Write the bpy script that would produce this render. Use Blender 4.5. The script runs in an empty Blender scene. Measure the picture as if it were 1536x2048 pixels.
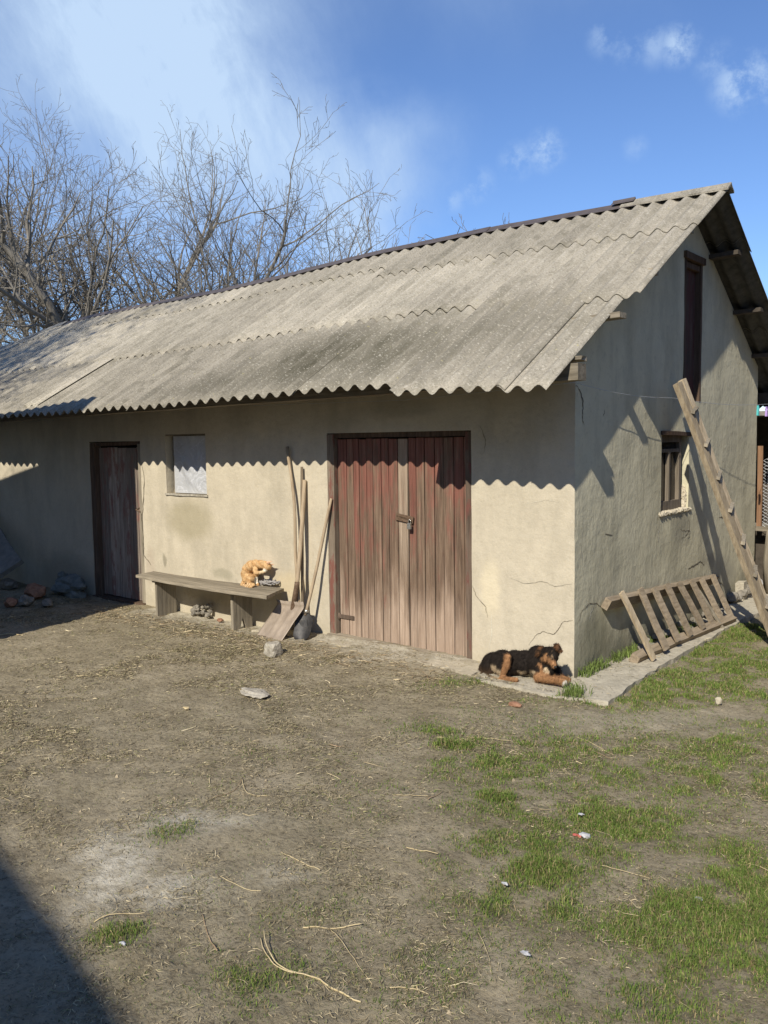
import bpy, bmesh, math, random
import numpy as np
from mathutils import Vector, Matrix, noise as mnoise
R = math.radians
random.seed(7)
rng = np.random.default_rng(11)
scene = bpy.context.scene
COL = scene.collection

# ------------------------------------------------------------------ camera
CF, CP, CR, CY = 1735.25, -0.08225, -0.01374, 0.68098
CAM = Vector((2.868, -5.735, 1.78))
_F = Vector((-math.sin(CY)*math.cos(CP), math.cos(CY)*math.cos(CP), math.sin(CP)))
_r = Vector((math.cos(CY), math.sin(CY), 0)); _u = _r.cross(_F)
_R2 = _r*math.cos(CR) + _u*math.sin(CR); _U2 = -_r*math.sin(CR) + _u*math.cos(CR)
cam_data = bpy.data.cameras.new('camera'); cam = bpy.data.objects.new('camera', cam_data); COL.objects.link(cam)
cam.matrix_world = Matrix(((_R2.x, _U2.x, -_F.x, CAM.x), (_R2.y, _U2.y, -_F.y, CAM.y), (_R2.z, _U2.z, -_F.z, CAM.z), (0, 0, 0, 1)))
cam_data.sensor_fit = 'HORIZONTAL'; cam_data.sensor_width = 36.0; cam_data.lens = CF/1536*36
cam_data.clip_start = 0.05; cam_data.clip_end = 2000
scene.camera = cam
scene.render.resolution_x = 768; scene.render.resolution_y = 1024

def at(u, v, axis, val):
    """point of the world on plane axis=val that stands where (u, v) of the photograph is"""
    d = _F + _R2*(u-768)/CF + _U2*(1024-v)/CF
    t = (val-CAM[axis])/d[axis]
    return CAM + d*t

# ------------------------------------------------------------------ light
SUNV = Vector((0.25, -1.0, 0.82)).normalized()
SUN_EL = math.asin(SUNV.z)
sd = bpy.data.lights.new('sun', 'SUN'); sd.energy = 5.0; sd.angle = R(0.5); sd.color = (1.0, 0.93, 0.80)
so = bpy.data.objects.new('sun', sd); COL.objects.link(so); so.location = (10, -30, 25)
so.rotation_euler = SUNV.to_track_quat('Z', 'Y').to_euler()
scene.view_settings.view_transform = 'Standard'; scene.view_settings.look = 'None'
scene.view_settings.exposure = 0.08; scene.view_settings.gamma = 1

w = bpy.data.worlds.new('World'); scene.world = w; w.use_nodes = True
nt = w.node_tree; nt.nodes.clear()
def wn(t, **k):
    n = nt.nodes.new(t)
    for a, b in k.items(): setattr(n, a, b)
    return n
def wmath(op, a, b=None, c=None, clamp=False):
    n = wn('ShaderNodeMath', operation=op, use_clamp=clamp)
    for i, x in enumerate((a, b, c)):
        if x is None: continue
        if isinstance(x, (int, float)): n.inputs[i].default_value = x
        else: nt.links.new(x, n.inputs[i])
    return n.outputs[0]
sky = wn('ShaderNodeTexSky', sky_type='NISHITA', sun_disc=False, sun_elevation=SUN_EL, sun_rotation=math.atan2(SUNV.x, SUNV.y),
         altitude=100, air_density=1.0, dust_density=0.0, ozone_density=3.0)
tc = wn('ShaderNodeTexCoord')
nz = wn('ShaderNodeTexNoise'); nz.inputs['Scale'].default_value = 5.5; nz.inputs['Detail'].default_value = 8; nz.inputs['Roughness'].default_value = 0.62
nt.links.new(tc.outputs['Generated'], nz.inputs['Vector'])
sub = wn('ShaderNodeVectorMath', operation='SUBTRACT'); nt.links.new(nz.outputs['Color'], sub.inputs[0]); sub.inputs[1].default_value = (.5, .5, .5)
scl = wn('ShaderNodeVectorMath', operation='SCALE'); nt.links.new(sub.outputs[0], scl.inputs[0]); scl.inputs['Scale'].default_value = 0.13
warp = wn('ShaderNodeVectorMath', operation='ADD'); nt.links.new(tc.outputs['Generated'], warp.inputs[0]); nt.links.new(scl.outputs[0], warp.inputs[1])
tot = None
# soft lobes of the cloud band: photo position, angular radius, density
for u, v, r, k in ((200, -200, .15, .8), (270, 10, .085, .75), (300, 120, .080, .85), (370, 190, .085, .60), (470, 250, .075, .45), (580, 305, .070, .48), (690, 335, .062, .46), (800, 345, .055, .34),
                   (0, 60, .08, .40), (440, 40, .11, .38), (720, 490, .055, .50), (640, 430, .05, .32), (40, 330, .12, .22), (280, 330, .11, .30), (480, 420, .08, .22), (1000, -400, .15, .4)):
    dd = (at(u, v, 1, 50) - CAM).normalized()
    ds = wn('ShaderNodeVectorMath', operation='DISTANCE'); nt.links.new(warp.outputs[0], ds.inputs[0]); ds.inputs[1].default_value = dd
    mr = wn('ShaderNodeMapRange', interpolation_type='SMOOTHERSTEP'); nt.links.new(ds.outputs['Value'], mr.inputs[0])
    mr.inputs['From Min'].default_value = r*1.75; mr.inputs['From Max'].default_value = -r*0.1; mr.inputs['To Min'].default_value = 0; mr.inputs['To Max'].default_value = k
    tot = mr.outputs[0] if tot is None else wmath('MAXIMUM', tot, wmath('SUBTRACT', wmath('ADD', tot, mr.outputs[0]), wmath('MULTIPLY', tot, mr.outputs[0])))
nz2 = wn('ShaderNodeTexNoise'); nz2.inputs['Scale'].default_value = 6.5; nz2.inputs['Detail'].default_value = 9; nz2.inputs['Roughness'].default_value = .62
nt.links.new(tc.outputs['Generated'], nz2.inputs['Vector'])
nz2.inputs['Distortion'].default_value = 1.2
mpw = wn('ShaderNodeMapping'); nt.links.new(tc.outputs['Generated'], mpw.inputs['Vector']); mpw.inputs['Rotation'].default_value = (0, R(38), R(20)); mpw.inputs['Scale'].default_value = (5.5, 1.6, 1.3)
nzw = wn('ShaderNodeTexNoise'); nzw.inputs['Scale'].default_value = 4.5; nzw.inputs['Detail'].default_value = 10; nzw.inputs['Roughness'].default_value = .68; nt.links.new(mpw.outputs[0], nzw.inputs['Vector'])
tot = wmath('MULTIPLY', tot, wmath('ADD', wmath('ADD', wmath('MULTIPLY', nz2.outputs['Fac'], 0.9), wmath('MULTIPLY', nzw.outputs['Fac'], 1.5)), -0.16))
# small ragged puffs
sub2 = wn('ShaderNodeVectorMath', operation='SCALE'); nt.links.new(sub.outputs[0], sub2.inputs[0]); sub2.inputs['Scale'].default_value = 0.10
nzf = wn('ShaderNodeTexNoise'); nzf.inputs['Scale'].default_value = 28; nzf.inputs['Detail'].default_value = 8; nzf.inputs['Roughness'].default_value = .65
nt.links.new(tc.outputs['Generated'], nzf.inputs['Vector'])
pf = None
for u, v, r, k in ((1035, 322, .017, .7), (1092, 300, .019, .9), (955, 372, .018, .5), (1215, 72, .018, .55), (1262, 92, .018, .45), (1310, 92, .018, .5), (1358, 90, .018, 1.0), (1430, 125, .018, .4),
                   (1485, 165, .026, 1.0), (1525, 160, .024, .7), (905, 398, .014, .4), (1270, 295, .012, .3), (740, 410, .02, .3)):
    dd = (at(u, v, 1, 50) - CAM).normalized()
    ds = wn('ShaderNodeVectorMath', operation='DISTANCE'); nt.links.new(tc.outputs['Generated'], ds.inputs[0]); ds.inputs[1].default_value = dd
    mr = wn('ShaderNodeMapRange', interpolation_type='SMOOTHSTEP'); nt.links.new(ds.outputs['Value'], mr.inputs[0])
    mr.inputs['From Min'].default_value = r*1.5; mr.inputs['From Max'].default_value = 0; mr.inputs['To Min'].default_value = 0; mr.inputs['To Max'].default_value = k
    pf = mr.outputs[0] if pf is None else wmath('MAXIMUM', pf, mr.outputs[0])
nzr = wn('ShaderNodeMapRange', interpolation_type='SMOOTHSTEP'); nt.links.new(nzf.outputs['Fac'], nzr.inputs[0]); nzr.inputs['From Min'].default_value = .40; nzr.inputs['From Max'].default_value = .66
pf = wmath('MULTIPLY', wmath('MULTIPLY', pf, nzr.outputs[0]), 0.85)
tot = wmath('MAXIMUM', tot, pf, clamp=True)
tot = wmath('MINIMUM', tot, 0.93)
hsv = wn('ShaderNodeMix', data_type='RGBA', blend_type='MULTIPLY'); hsv.inputs['Factor'].default_value = 1; nt.links.new(sky.outputs[0], hsv.inputs['A']); hsv.inputs['B'].default_value = (1.05, 1.22, 1.53, 1)
mixc = wn('ShaderNodeMix', data_type='RGBA'); nt.links.new(tot, mixc.inputs['Factor']); nt.links.new(hsv.outputs['Result'], mixc.inputs['A']); mixc.inputs['B'].default_value = (6.0, 7.8, 10.2, 1)
bg = wn('ShaderNodeBackground'); nt.links.new(mixc.outputs['Result'], bg.inputs['Color']); bg.inputs['Strength'].default_value = 0.092
ow = wn('ShaderNodeOutputWorld'); nt.links.new(bg.outputs[0], ow.inputs['Surface'])

# ------------------------------------------------------------------ material kit
class NT:
    def __init__(s, name, rough=.85, spec=.25):
        s.m = bpy.data.materials.new(name); s.m.use_nodes = True; s.t = s.m.node_tree
        s.b = s.t.nodes['Principled BSDF']; s.b.inputs['Roughness'].default_value = rough
        s.b.inputs['Specular IOR Level'].default_value = spec
        s.tc = s.t.nodes.new('ShaderNodeTexCoord')
    def n(s, t, **k):
        x = s.t.nodes.new(t)
        for a, b in k.items(): setattr(x, a, b)
        return x
    def L(s, a, b): s.t.links.new(a, b)
    def noise(s, scale, detail=4, rough=.6, stretch=(1, 1, 1), off=(0, 0, 0), color=False, dist=0):
        mp = s.n('ShaderNodeMapping'); s.L(s.tc.outputs['Object'], mp.inputs['Vector']); mp.inputs['Scale'].default_value = stretch; mp.inputs['Location'].default_value = off
        x = s.n('ShaderNodeTexNoise'); s.L(mp.outputs[0], x.inputs['Vector']); x.inputs['Scale'].default_value = scale; x.inputs['Detail'].default_value = detail
        x.inputs['Roughness'].default_value = rough; x.inputs['Distortion'].default_value = dist
        return x.outputs['Color' if color else 'Fac']
    def ramp(s, f, stops, interp='LINEAR'):
        x = s.n('ShaderNodeValToRGB'); s.L(f, x.inputs[0]); e = x.color_ramp; e.interpolation = interp
        while len(e.elements) < len(stops): e.elements.new(0.5)
        for el, (p, c) in zip(e.elements, stops):
            el.position = p; el.color = (c, c, c, 1) if isinstance(c, (int, float)) else (*c, 1)
        return x.outputs[0]
    def mix(s, f, a, b, mode='MIX'):
        x = s.n('ShaderNodeMix', data_type='RGBA', blend_type=mode)
        for sock, v in ((x.inputs['Factor'], f), (x.inputs['A'], a), (x.inputs['B'], b)):
            if isinstance(v, (int, float)): sock.default_value = v if sock.type == 'VALUE' else (v, v, v, 1)
            elif isinstance(v, tuple): sock.default_value = (*v, 1)
            else: s.L(v, sock)
        return x.outputs['Result']
    def math(s, op, a, b=None, c=None, clamp=False):
        x = s.n('ShaderNodeMath', operation=op, use_clamp=clamp)
        for i, v in enumerate((a, b, c)):
            if v is None: continue
            if isinstance(v, (int, float)): x.inputs[i].default_value = v
            else: s.L(v, x.inputs[i])
        return x.outputs[0]
    def attr(s, name='Col', out='Color'):
        x = s.n('ShaderNodeAttribute'); x.attribute_name = name; return x.outputs[out]
    def pos(s):
        x = s.n('ShaderNodeSeparateXYZ'); s.L(s.tc.outputs['Object'], x.inputs[0]); return x.outputs
    def blob(s, c, r, soft=.5, warp=.15, wscale=4):
        """soft-edged patch of its own shape around an object-space point"""
        nzv = s.noise(wscale, 5, .65, color=True)
        a = s.n('ShaderNodeVectorMath', operation='SUBTRACT'); s.L(nzv, a.inputs[0]); a.inputs[1].default_value = (.5, .5, .5)
        b = s.n('ShaderNodeVectorMath', operation='SCALE'); s.L(a.outputs[0], b.inputs[0]); b.inputs['Scale'].default_value = warp*2
        d = s.n('ShaderNodeVectorMath', operation='ADD'); s.L(b.outputs[0], d.inputs[0]); s.L(s.tc.outputs['Object'], d.inputs[1])
        e = s.n('ShaderNodeVectorMath', operation='SUBTRACT'); s.L(d.outputs[0], e.inputs[0]); e.inputs[1].default_value = c
        g = s.n('ShaderNodeVectorMath', operation='DIVIDE'); s.L(e.outputs[0], g.inputs[0]); g.inputs[1].default_value = r
        h = s.n('ShaderNodeVectorMath', operation='LENGTH'); s.L(g.outputs[0], h.inputs[0])
        m = s.n('ShaderNodeMapRange', interpolation_type='SMOOTHSTEP'); s.L(h.outputs['Value'], m.inputs[0])
        m.inputs['From Min'].default_value = 1; m.inputs['From Max'].default_value = 1-soft; m.inputs['To Min'].default_value = 0; m.inputs['To Max'].default_value = 1
        return m.outputs[0]
    def out(s, col, bump=None, bstr=.5, bdist=.01, rough=None):
        if isinstance(col, tuple): s.b.inputs['Base Color'].default_value = (*col, 1)
        else: s.L(col, s.b.inputs['Base Color'])
        if bump is not None:
            x = s.n('ShaderNodeBump'); s.L(bump, x.inputs['Height']); x.inputs['Strength'].default_value = bstr; x.inputs['Distance'].default_value = bdist
            s.L(x.outputs[0], s.b.inputs['Normal'])
        if rough is not None: s.L(rough, s.b.inputs['Roughness'])
        return s.m

def simple(name, c1, c2, scale=20, stretch=(1, 1, 1), rough=.85, bump=.3, bdist=.004, spec=.25, metal=0):
    k = NT(name, rough, spec); f = k.noise(scale, 6, .65, stretch)
    k.b.inputs['Metallic'].default_value = metal
    return k.out(k.ramp(f, [(.3, c1), (.7, c2)]), k.noise(scale*1.7, 5, .7, stretch), bump, bdist)

def wood(name, light, dark, axis='z', rough=.9, paint=None, pthr=.5, rnd=True):
    k = NT(name, rough, .15)
    st = {'z': (1, 1, .06), 'x': (.06, 1, 1), 'y': (1, .06, 1)}[axis]
    f = k.noise(38, 7, .7, st); g = k.noise(3.5, 4, .6)
    c = k.ramp(f, [(.32, dark), (.62, light)])
    c = k.mix(k.ramp(g, [(.35, 0), (.75, .5)]), c, tuple(x*.62 for x in light))
    if rnd: c = k.mix(1.0, c, k.ramp(k.attr('rnd', 'Fac'), [(0, .72), (1, 1.18)]), 'MULTIPLY')
    if paint:
        pf = k.noise(11, 8, .72, (1, 1, .25)); m = k.ramp(pf, [(pthr-.04, 0), (pthr+.04, 1)])
        c = k.mix(m, c, paint)
    return k.out(c, f, .6, .004)

def mat_plaster(name, base, dirt, gable=False):
    k = NT(name, .95, .1)
    big = k.noise(.9, 5, .6); mid = k.noise(4.5, 6, .65); fine = k.noise(60, 5, .7); blot = k.noise(14, 6, .7)
    c = k.mix(k.ramp(big, [(.32, .0), (.72, 1)]), base, tuple(x*.86 for x in base))
    c = k.mix(k.ramp(mid, [(.44, 0), (.74, .55)]), c, tuple(min(1, x*1.14) for x in base))
    c = k.mix(k.ramp(blot, [(.55, 0), (.72, .5)]), c, dirt)
    c = k.mix(k.ramp(fine, [(.25, .28), (.48, 0)]), c, tuple(x*.55 for x in base))
    c = k.mix(k.ramp(k.noise(2.4, 7, .7, (1, 1, .35)), [(.46, 0), (.72, .55)]), c, tuple(x*.8 for x in dirt))
    p = k.pos()
    zz = k.math('ADD', p['Z'], k.math('MULTIPLY', k.math('SUBTRACT', k.noise(5, 6, .7), .5), .55))
    splash = k.ramp(zz, [(.02, .85 if gable else .5), (.42 if gable else .22, 0)])
    c = k.mix(splash, c, dirt if not gable else (.17, .16, .115))
    if not gable:
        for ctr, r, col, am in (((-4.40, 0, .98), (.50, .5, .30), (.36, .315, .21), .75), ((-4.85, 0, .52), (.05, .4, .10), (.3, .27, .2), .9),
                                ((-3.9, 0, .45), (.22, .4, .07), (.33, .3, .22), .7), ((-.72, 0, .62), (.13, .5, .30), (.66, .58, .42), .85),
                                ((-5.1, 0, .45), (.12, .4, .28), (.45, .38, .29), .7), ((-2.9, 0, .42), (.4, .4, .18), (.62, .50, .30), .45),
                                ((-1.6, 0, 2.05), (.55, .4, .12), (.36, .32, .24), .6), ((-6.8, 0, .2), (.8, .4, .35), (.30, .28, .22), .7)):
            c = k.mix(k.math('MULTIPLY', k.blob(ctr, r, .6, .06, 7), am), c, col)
    else:
        for ctr, r, col, am in (((0, 2.15, .95), (.5, .3, .25), (.30, .28, .22), .6), ((0, 3.3, .35), (.4, .6, .25), (.38, .36, .29), .6),
                                ((0, .35, .25), (.4, .35, .3), (.2, .19, .13), .7), ((0, 2.9, .55), (.4, .3, .12), (.26, .24, .19), .5)):
            c = k.mix(k.math('MULTIPLY', k.blob(ctr, r, .7, .1, 5), am), c, col)
    h = k.math('ADD', k.math('MULTIPLY', k.noise(5, 5, .6), 1.0), k.math('ADD', k.math('MULTIPLY', k.noise(22, 5, .65, (1, 1, .5)), .35), k.math('MULTIPLY', fine, .10)))
    return k.out(c, h, .5, .024 if gable else .026)

def mat_roof():
    k = NT('weathered_fibre_cement', .95, .12)
    base = k.ramp(k.noise(2.2, 5, .6, (1, .5, 1)), [(.3, (.47, .425, .34)), (.7, (.37, .335, .27))])
    streak = k.noise(10, 6, .68, (1, .09, .1))
    c = k.mix(k.ramp(streak, [(.42, 0), (.70, .6)]), base, (.185, .17, .135))
    for ctr, r, am in (((-2.1, -.15, 2.45), (2.0, 1.0, 1.3), 1.0), ((-3.6, -.5, 2.3), (1.2, .35, 1.2), .55), ((-.4, .1, 2.6), (1.0, .9, 1.2), .45), ((-2.9, 1.2, 3.2), (.3, .9, 1.2), .3),
                       ((-4.7, .1, 2.6), (.14, 1.0, 1.6), .4)):
        m = k.math('MULTIPLY', k.blob(ctr, r, .85, .35, 2.2), am)
        m = k.math('MULTIPLY', m, k.ramp(k.noise(7, 7, .7, (1, .2, .3)), [(.3, .5), (.6, 1)]))
        c = k.mix(m, c, (.095, .087, .060))
    c = k.mix(k.ramp(k.pos()['X'], [(0, 0), (1, 0)]), c, c)
    c = k.mix(k.ramp(k.noise(60, 5, .8), [(.36, .65), (.49, 0)]), c, (.12, .11, .085))
    c = k.mix(k.ramp(k.noise(5.5, 7, .75, (1, .5, 1), off=(2, 9, 1)), [(.50, 0), (.66, .55)]), c, (.17, .155, .115))
    c = k.mix(k.ramp(k.noise(48, 5, .75, off=(3, 1, 2)), [(.56, 0), (.66, .7)]), c, (.62, .58, .48))
    c = k.mix(k.ramp(k.noise(16, 4, .6, off=(7, 3, 2)), [(.69, 0), (.73, .7)]), c, (.45, .40, .20))
    c = k.mix(1.0, c, k.ramp(k.attr('rnd', 'Fac'), [(0, .80), (1, 1.16)]), 'MULTIPLY')
    return k.out(c, k.noise(55, 6, .75), .9, .010)

def mat_vcol(name, rough=.9, spec=.1, scale=80, bump=.3):
    k = NT(name, rough, spec)
    c = k.mix(1.0, k.attr(), k.ramp(k.noise(scale, 4, .6), [(.3, .75), (.7, 1.2)]), 'MULTIPLY')
    return k.out(c, k.noise(scale*1.3, 3, .6), bump, .003)

def mat_door():
    k = NT('faded_red_planks', .9, .12)
    grain = k.noise(42, 7, .72, (1, 1, .045)); p = k.pos()
    rn = k.attr('rnd', 'Fac')
    grey = k.ramp(grain, [(.3, (.05, .04, .03)), (.55, (.185, .145, .10)), (.75, (.31, .25, .18))])
    pale = k.ramp(grain, [(.3, (.22, .165, .12)), (.62, (.46, .37, .28))])
    red = k.ramp(grain, [(.28, (.13, .055, .042)), (.55, (.25, .11, .082)), (.8, (.35, .20, .155))])
    n1 = k.noise(7, 8, .76, (1.5, 1, .30)); n2 = k.noise(3.2, 5, .6, (2.4, 1, .3), off=(4, 2, 1))
    # wear climbs from the ground: paint is whole near the top, bare boards near the bottom
    wear = k.math('ADD', k.math('MULTIPLY', p['Z'], -.24), k.math('ADD', k.math('MULTIPLY', n1, 1.35), k.math('MULTIPLY', rn, .34)))
    m1 = k.ramp(wear, [(.46, 0), (.68, 1)])
    m2 = k.ramp(k.math('ADD', k.math('MULTIPLY', p['Z'], -1.0), k.math('ADD', k.math('MULTIPLY', n2, 1.2), .0)), [(.05, 0), (.35, 1)])
    worn = k.mix(m2, grey, pale)
    tint = k.mix(.20, worn, red)
    c = k.mix(m1, red, tint)
    bare = k.attr('bare', 'Fac')
    c = k.mix(k.math('MULTIPLY', bare, k.ramp(p['Z'], [(.55, .12), (1.0, .62)])), c, k.ramp(grain, [(.3, (.22, .17, .12)), (.65, (.46, .37, .28))]))
    c = k.mix(1.0, c, k.ramp(rn, [(0, .82), (1, 1.12)]), 'MULTIPLY')
    return k.out(c, grain, .7, .004)

def mat_ground():
    k = NT('trodden_earth', .97, .08)
    big = k.noise(.55, 5, .6); mid = k.noise(3.2, 7, .68); fine = k.noise(38, 7, .75); gr = k.noise(130, 4, .7)
    c = k.ramp(mid, [(.28, (.20, .165, .108)), (.5, (.31, .262, .178)), (.74, (.42, .36, .255))])
    c = k.mix(k.ramp(big, [(.4, 0), (.7, .45)]), c, (.20, .175, .11))
    c = k.mix(k.ramp(fine, [(.34, .8), (.50, 0)]), c, (.085, .07, .045))
    c = k.mix(k.ramp(fine, [(.56, 0), (.72, .6)]), c, (.42, .36, .25))
    c = k.mix(k.ramp(gr, [(.62, 0), (.72, .6)]), c, (.40, .34, .25))
    c = k.mix(k.math('MULTIPLY', k.attr('ash', 'Fac'), k.ramp(k.noise(12, 7, .75), [(.36, .15), (.56, .95)])), c, (.60, .555, .45))
    c = k.mix(k.math('MULTIPLY', k.attr('green', 'Fac'), .65), c, k.ramp(fine, [(.3, (.05, .055, .022)), (.7, (.12, .12, .05))]))
    h = k.math('ADD', k.math('MULTIPLY', mid, 1.0), k.math('ADD', k.math('MULTIPLY', fine, .5), k.math('MULTIPLY', gr, .12)))
    return k.out(c, h, 1.0, .022)

M = {}
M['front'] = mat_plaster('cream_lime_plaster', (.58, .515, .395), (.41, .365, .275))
M['gable'] = mat_plaster('grey_cement_plaster', (.635, .59, .43), (.37, .345, .25), True)
M['roof'] = mat_roof()
M['door'] = mat_door()
M['ground'] = mat_ground()
M['wood_grey_x'] = wood('grey_weathered_board', (.40, .345, .26), (.13, .11, .08), 'x')
M['wood_grey_z'] = wood('grey_weathered_post', (.38, .33, .25), (.14, .12, .09), 'z')
M['wood_tan'] = wood('sun_bleached_timber', (.56, .46, .32), (.26, .20, .13), 'z')
M['wood_tan_x'] = wood('sun_bleached_rail', (.42, .34, .245), (.19, .15, .105), 'y')
M['wood_brown'] = wood('dark_old_timber', (.17, .115, .08), (.05, .035, .025), 'z')
M['wood_red'] = wood('brown_red_boards', (.22, .16, .12), (.08, .06, .045), 'z', paint=(.16, .07, .055), pthr=.57)
M['wood_handle'] = wood('tool_handle_wood', (.52, .41, .28), (.27, .20, .13), 'z', rnd=False)
M['wood_dark_handle'] = wood('dark_handle_wood', (.24, .19, .13), (.11, .085, .06), 'z', rnd=False)
M['shade_timber'] = simple('shade_dark_timber', (.05, .042, .033), (.11, .09, .07), 15)  # dark tone puts the shade under the roof into the timber colour
M['flash'] = simple('brown_coated_flashing', (.075, .06, .055), (.12, .10, .093), 12, rough=.55, bump=.05, spec=.5)
M['rust'] = simple('rusty_steel', (.10, .06, .035), (.22, .15, .10), 45, rough=.7, bump=.4, spec=.4, metal=.3)
M['steel'] = simple('worn_padlock_steel', (.42, .40, .36), (.62, .6, .55), 60, rough=.35, bump=.1, metal=.8, spec=.5)
M['blade'] = simple('dusty_shovel_steel', (.25, .20, .155), (.42, .345, .27), 14, (1, 1, .3), rough=.6, bump=.3, metal=.15, spec=.4)
M['blade_dark'] = simple('black_shovel_steel', (.025, .025, .027), (.075, .07, .065), 25, rough=.5, bump=.3, metal=.4, spec=.5)
M['concrete'] = simple('crumbly_concrete', (.36, .325, .255), (.56, .51, .40), 16, rough=.95, bump=.9, bdist=.012, spec=.1)
M['block'] = simple('whitish_concrete_lump', (.28, .25, .20), (.52, .48, .40), 22, rough=.95, bump=1, bdist=.01, spec=.1)
M['brick'] = simple('broken_brick', (.22, .11, .07), (.40, .23, .15), 30, rough=.95, bump=.8, bdist=.006, spec=.1)
M['stone'] = simple('grey_rubble', (.16, .145, .12), (.33, .30, .25), 20, rough=.95, bump=.8, bdist=.01, spec=.1)
M['bark'] = simple('pale_bark', (.15, .135, .115), (.30, .275, .235), 9, (1, 1, .3), rough=.95, bump=.6, bdist=.02, spec=.1)
M['crack'] = simple('crack_shadow_fill', (.10, .085, .06), (.22, .19, .14), 60, bump=.2)
M['crackl'] = simple('pale_filled_crack', (.50, .47, .38), (.72, .68, .56), 60, bump=.2)
M['wire'] = simple('galvanised_wire', (.35, .35, .35), (.55, .55, .55), 60, rough=.5, bump=.05, metal=.3)
M['vcol'] = mat_vcol('furred_coat', .9, .12, 90)
M['blades'] = mat_vcol('grass_blades', .75, .15, 30, .0)
M['cloth'] = simple('grey_cord', (.20, .19, .185), (.42, .40, .38), 70, rough=.95, bump=.5)
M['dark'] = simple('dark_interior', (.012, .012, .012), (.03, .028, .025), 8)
M['teal'] = simple('turquoise_plastic', (.06, .42, .42), (.09, .50, .50), 10, rough=.4, bump=.02, spec=.5)
M['purple'] = simple('lilac_plastic', (.40, .26, .62), (.46, .32, .68), 10, rough=.4, bump=.02, spec=.5)
M['straw'] = simple('dry_straw', (.42, .33, .18), (.66, .55, .33), 40, rough=.7, bump=.2)
M['twig'] = simple('brown_twig', (.24, .165, .10), (.40, .30, .19), 40, rough=.85, bump=.3)
M['white'] = simple('scrap_white_plastic', (.36, .36, .37), (.56, .56, .57), 40, rough=.5, bump=.2)
M['wrap'] = simple('scrap_red_wrapper', (.42, .10, .08), (.6, .18, .14), 40, rough=.5, bump=.2)
M['slate'] = simple('old_grey_slab', (.17, .165, .15), (.28, .27, .24), 12, rough=.9, bump=.5)
M['bag'] = simple('faded_sack', (.12, .14, .135), (.25, .27, .25), 10, rough=.8, bump=1, bdist=.03)
M['reed'] = simple('shadowed_weeds', (.09, .12, .04), (.16, .19, .07), 30)
def mat_film():
    k = NT('crinkled_plastic_film', .38, .6)
    wv = k.noise(3.2, 5, .55, (1, 1, 1.0), dist=1.6); rid = k.math('ABSOLUTE', k.math('SUBTRACT', wv, .5))
    c = k.ramp(rid, [(0, (.60, .61, .64)), (.025, (.47, .48, .50)), (.2, (.54, .55, .57))])
    return k.out(c, wv, 1.0, .03)
M['film'] = mat_film()
def mat_glass():
    k = NT('dark_dusty_glass', .12, .6)
    return k.out(k.ramp(k.noise(9, 6, .7), [(.4, (.018, .018, .017)), (.75, (.07, .068, .06))]))
M['glass'] = mat_glass()

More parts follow.
